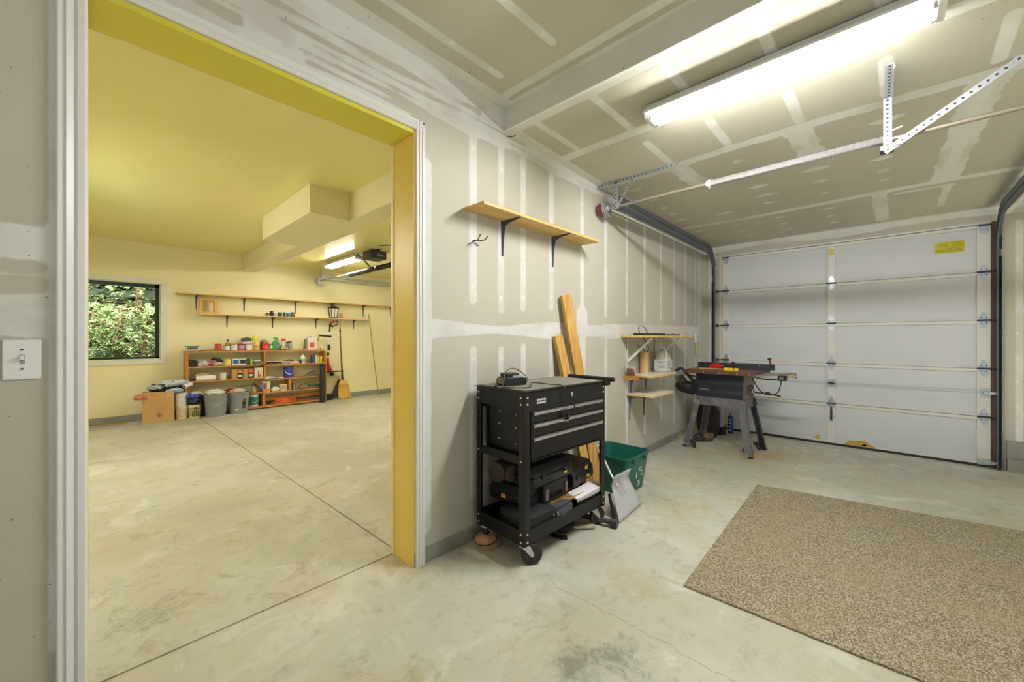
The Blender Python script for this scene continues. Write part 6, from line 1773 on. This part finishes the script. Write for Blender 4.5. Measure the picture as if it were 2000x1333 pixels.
b = MB(); b.bar((.38, 8.02, .30), (.52, 8.08, .36), .02, .003, WHITE); b.bar((.40, 8.03, .275), (.53, 8.09, .345), .008, .003, M('pale_strip', (190, 176, 150), .6)); tag(b.build('plastic_strips', smooth=0), 'white plastic strips poking out left of the moving box', 'strip')
G5 = 'paint pails between the moving box and the buckets'
t = cyl_thing('paint_pail', .965, 0, .080, .205, (222, 206, 170), 'cream paint pail standing on the floor right of the moving box', 'pail', G5, band=(206, 190, 160), y=8.19, pail=True)
t = cyl_thing('paint_pail', .955, .207, .080, .21, (226, 226, 228), 'plain white paint pail stacked on the cream one', 'pail', G5, y=8.19, lid=(190, 190, 196), pail=True)
t = cyl_thing('paint_pail', 1.118, 0, .080, .215, (216, 210, 156), 'cream pail with a dark house picture, left of the grey buckets', 'pail', G5, band=(176, 166, 116), y=8.13, pail=True)
b = MB()
for k, (dx, h0, h1) in enumerate(((-.035, .03, .10), (-.012, .03, .13), (.012, .03, .15), (.035, .03, .11))): b.box(1.118 + dx - .009, 8.043 + .006 * abs(k - 1.5), h0, 1.118 + dx + .009, 8.049 + .006 * abs(k - 1.5), h1, M('dark_house_print', (84, 74, 60), .6, var=.6, vscale=60))
b.prism([(1.07, .15), (1.166, .15), (1.118, .185)], 'y', 8.045, 8.050, MATS['dark_house_print']); b.build('picture', t, smooth=0)
heap('navy_bag', 1.10, 8.16, .215, .085, .07, .06, (34, 40, 70), 'dark navy plastic bag on the pail with the house picture', 'bag', 71, None, amp=.3)
heap('blue_white_bag', 1.09, 8.14, .32, .08, .06, .042, (70, 90, 190), 'crumpled blue and white bag on top of the navy one', 'bag', 72, None, amp=.5)
heap('white_pink_paper', 1.14, 8.15, .38, .065, .05, .022, (232, 214, 232), 'crumpled white and pink paper on top of the blue bag', 'paper', 74, None, amp=.4)
heap('black_bag', 1.21, 8.25, .0, .09, .07, .20, (26, 27, 32), 'black plastic bag filling the gap behind the house picture pail', 'bag', 73, None, amp=.2)
t = thing('paper_sheet', (.2, 8.2, 0), 'brown kraft paper lying along the wall on the floor under the window', 'paper')
b = MB(); b.box(-.35, 8.24, .001, .33, 8.40, .006, M('kraft_sheet', (190, 166, 120), .8)); b.build('sheet', t, smooth=0)
t = thing('paper_sheet', (.2, 8.1, 0), 'lilac grey plastic sheet strip on the floor left of the moving box', 'sheet')
b = MB(); b.box(-.6, 8.02, .001, .50, 8.20, .004, M('lilac_sheet', (176, 170, 190), .5)); b.build('sheet', t, smooth=0)

# =================================================================== TOOLS LEANING ON THE FAR WALL
t = thing('string_trimmer', (3.35, 8.40, .05), 'red and black string trimmer hanging head down on the yellow wall', 'string trimmer')
RD = M('red_plastic', (190, 36, 44), .4)
b = MB(); b.bar((3.385, 8.42, 1.60), (3.47, 8.40, 1.645), .03, .035, RD); b.build('rear_handle', t, bevel=.006)
b = MB(); b.tube(smooth_path([(3.40, 8.42, 1.62), (3.42, 8.42, 1.53), (3.47, 8.42, 1.55), (3.53, 8.42, 1.58), (3.55, 8.42, 1.63), (3.50, 8.41, 1.65)]), .010, BLACKP, n=8); b.tube([(3.385, 8.42, 1.60), (3.375, 8.42, 1.42)], .017, BLACKP, n=8); b.build('trigger_loop', t)
b = MB(); b.cyl((3.375, 8.42, 1.45), (3.335, 8.40, .90), .0125, WHITE, n=10); b.build('shaft', t)
b = MB(); b.tube([(3.15, 8.38, 1.345), (3.39, 8.38, 1.325)], .018, BLACKP, n=10); b.tube([(3.16, 8.38, 1.34), (3.13, 8.40, 1.24)], .008, M('grey_strap', (140, 150, 140), .6), n=6); b.build_each('front_handle', t); b = MB(); b.box(3.335, 8.385, 1.04, 3.375, 8.43, 1.16, BLACKP); b.box(3.325, 8.385, .93, 3.355, 8.42, .99, DARKSTEEL); b.build_each('shaft_clamp', t, bevel=.003)
b = MB(); b.tube([(3.335, 8.40, .88), (3.33, 8.40, .78), (3.355, 8.39, .66), (3.375, 8.38, .58)], [.022, .03, .045, .04], RD, n=12); b.build('motor_housing', t)
b = MB(); b.prism([(3.30, 8.25), (3.62, 8.30), (3.60, 8.42), (3.32, 8.46)], 'z', .585, .60, BLACKP); 
b.X = Matrix.Identity(4); b.lathe([(0, .50), (.035, .505), (.042, .53), (.035, .57), (0, .575)], BLACKP, (3.40, 8.37, 0), n=14); b.build('guard', t, bevel=.002)
t = thing('straw_broom', (3.65, 8.33, 0), 'straw broom with a dark handle standing against the yellow wall', 'broom')
b = MB(); b.cyl((3.635, 8.38, .40), (3.605, 8.45, 1.33), .013, M('dark_handle', (62, 44, 40), .5), n=10); b.build('handle', t)
STRAW = wood('broom_straw', (196, 150, 52), (226, 188, 92), axis='z', scale=3)
b = MB()
secs = [(.40, .020, .018), (.385, .045, .022), (.34, .088, .028), (.27, .108, .030), (.22, .112, .030), (.15, .128, .032), (.07, .138, .034), (.012, .130, .036)]
b.rings([[(3.665 - .03 * (z / .4) + w * math.cos(2 * math.pi * k / 24) * (1 + .02 * math.sin(k * 5)), 8.35 + .03 * (z / .4) + d * math.sin(2 * math.pi * k / 24), z + (.012 * math.sin(k * 2.3) if z < .03 else 0)) for k in range(24)] for z, w, d in secs], STRAW); b.build('bristles', t, smooth=50)
b = MB()
for z, w in ((.295, .103), (.265, .110), (.235, .114)): b.tube([(3.665 - .03 * (z / .4) + w * math.cos(2 * math.pi * k / 24), 8.35 + .03 * (z / .4) + .033 * math.sin(2 * math.pi * k / 24), z) for k in range(25)], .004, M('twine', (150, 110, 40), .8), n=5)
b.build_each('stitching', t)
b = MB(); b.tube([(3.60, 8.44, 1.66), (3.600, 8.44, 1.55), (3.602, 8.43, 1.45), (3.61, 8.38, .42)], [.006, .008, .012, .009], M('olive_pole', (104, 98, 60), .6), n=8)
b.tube([(3.600, 8.44, 1.50), (3.602, 8.435, 1.42)], [.010, .022], BLACKP, n=8)
tag(b.build('thin_pole'), 'thin olive pole with a black collar standing behind the straw broom', 'pole')
b = MB(); b.cyl((4.30, 8.10, .01), (4.165, 8.28, 1.82), .011, M('weathered_pole', (168, 142, 84), .6), n=10)
tag(b.build('wooden_pole'), 'long thin wooden pole leaning on the end of the lower wall shelf', 'pole')
b = MB(); b.prism([(3.29, 0), (3.43, 0), (3.44, .12), (3.30, .13)], 'y', 8.37, 8.45, M('navy_block', (36, 40, 56), .7)); tag(b.build('dark_block', bevel=.003, smooth=0), 'dark navy block on the floor between the shelf unit and the broom', 'block')
b = MB(); b.prism([(3.43, .02), (3.60, .04), (3.62, .40), (3.58, .42), (3.45, .14)], 'y', 8.455, 8.468, M('dark_panel', (84, 78, 66), .8)); tag(b.build('plywood_sheet', smooth=0), 'thin dark panel leaning on the wall behind the straw broom', 'panel')

# =================================================================== OPENER AND DOOR HARDWARE OF THE YELLOW BAY
t = thing('garage_door_opener', (3.05, 5.75, 2.55), 'black garage door opener motor box under the yellow ceiling', 'garage door opener')
b = MB(); b.X = Matrix.Translation((3.06, 5.92, 0)) @ Matrix.Rotation(R(0), 4, 'Z')
b.box(-.13, -.17, 2.545, .13, .10, 2.665, BLACKP); b.box(-.128, -.168, 2.54, .128, .098, 2.546, M('opener_underside', (52, 56, 60), .5)); b.build('housing', t, bevel=.008, smooth=0)
text_part('Genie', 'brand_text', .035, WI, t, (3.075, 5.748, 2.60), (R(90), 0, 0))
b = MB(); hole_strip(b, (2.93, 5.50, 2.684), (3.12, 5.50 - .22, 2.684), .035, DARKSTEEL, (0, 0, 1)); b.tube([(3.06, 5.9, 2.67), (3.06, 5.7, 2.688)], .012, DARKSTEEL, n=6); b.tube(smooth_path([(3.16, 5.75, 2.66), (3.20, 5.70, 2.67), (3.19, 5.70, 2.64)]), .004, CORDM, n=5); b.build('ceiling_strap', t)
b = MB(); hole_strip(b, (2.93, 6.22, 2.68), (3.10, 6.05, 2.42), .028, GALV, (0, 1, 0), gap=.045); hole_strip(b, (2.93, 6.22, 2.675), (3.0, 5.98, 2.655), .028, GALV, (0, 0, 1), gap=.045); hole_strip(b, (3.13, 5.95, 2.55), (3.13, 5.95, 2.38), .028, GALV, (0, 1, 0), gap=.04); b.build('hanger', t, smooth=0)
t = thing('torsion_shaft', (3.149, 6.5, 2.44), 'torsion bar with dark spring running under the yellow ceiling', 'door spring')
b = MB(); b.cyl((3.149, 8.38, 2.462), (3.149, 2.4, 2.40), .013, M('shaft_steel', (196, 186, 172), .35, .6), n=10); b.build('shaft', t)
b = MB(); cp = []
for i in range(140 * 6 + 1):
    a = 2 * math.pi * i / 6; y = 7.0 - 4.2 * i / (140 * 6); cp.append((3.149 + .028 * math.cos(a), y, 2.432 - .01 * (7 - y) / 4 + .028 * math.sin(a)))
b.tube(cp, .014, M('dark_spring', (52, 48, 44), .5, .4), n=5); b.build('coil_spring', t)
b = MB(); b.cyl((3.149, 7.02, 2.445), (3.149, 6.98, 2.445), .032, PALEG, n=12); b.cyl((3.149, 5.93, 2.43), (3.149, 6.0, 2.43), .045, DARKSTEEL, n=12); b.build('cone', t)
b = MB(); b.lathe([(.0, 8.34), (.07, 8.34), (.07, 8.352), (.055, 8.355), (.055, 8.38), (.07, 8.385), (.07, 8.395), (0, 8.395)], PALEG, (3.149, 0, 2.46), axis='y'); b.box(3.10, 8.31, 2.38, 3.24, 8.32, 2.52, PALEG); b.bar((3.17, 8.33, 2.68), (3.17, 8.33, 2.46), .02, .03, PALEG); b.build('cable_drum', t, bevel=.001)
t = thing('door_track', (4.5, 8.36, 2.53), 'light steel door track running along the top of the yellow far wall', 'track')
b = MB(); b.box(3.20, 8.31, 2.50, 6.0, 8.315, 2.575, GALV); b.box(3.20, 8.30, 2.498, 6.0, 8.325, 2.503, GALV); b.box(3.20, 8.30, 2.572, 6.0, 8.325, 2.577, GALV); b.box(3.20, 8.302, 2.535, 6.0, 8.309, 2.540, TRACK); b.build('rail', t, smooth=0)
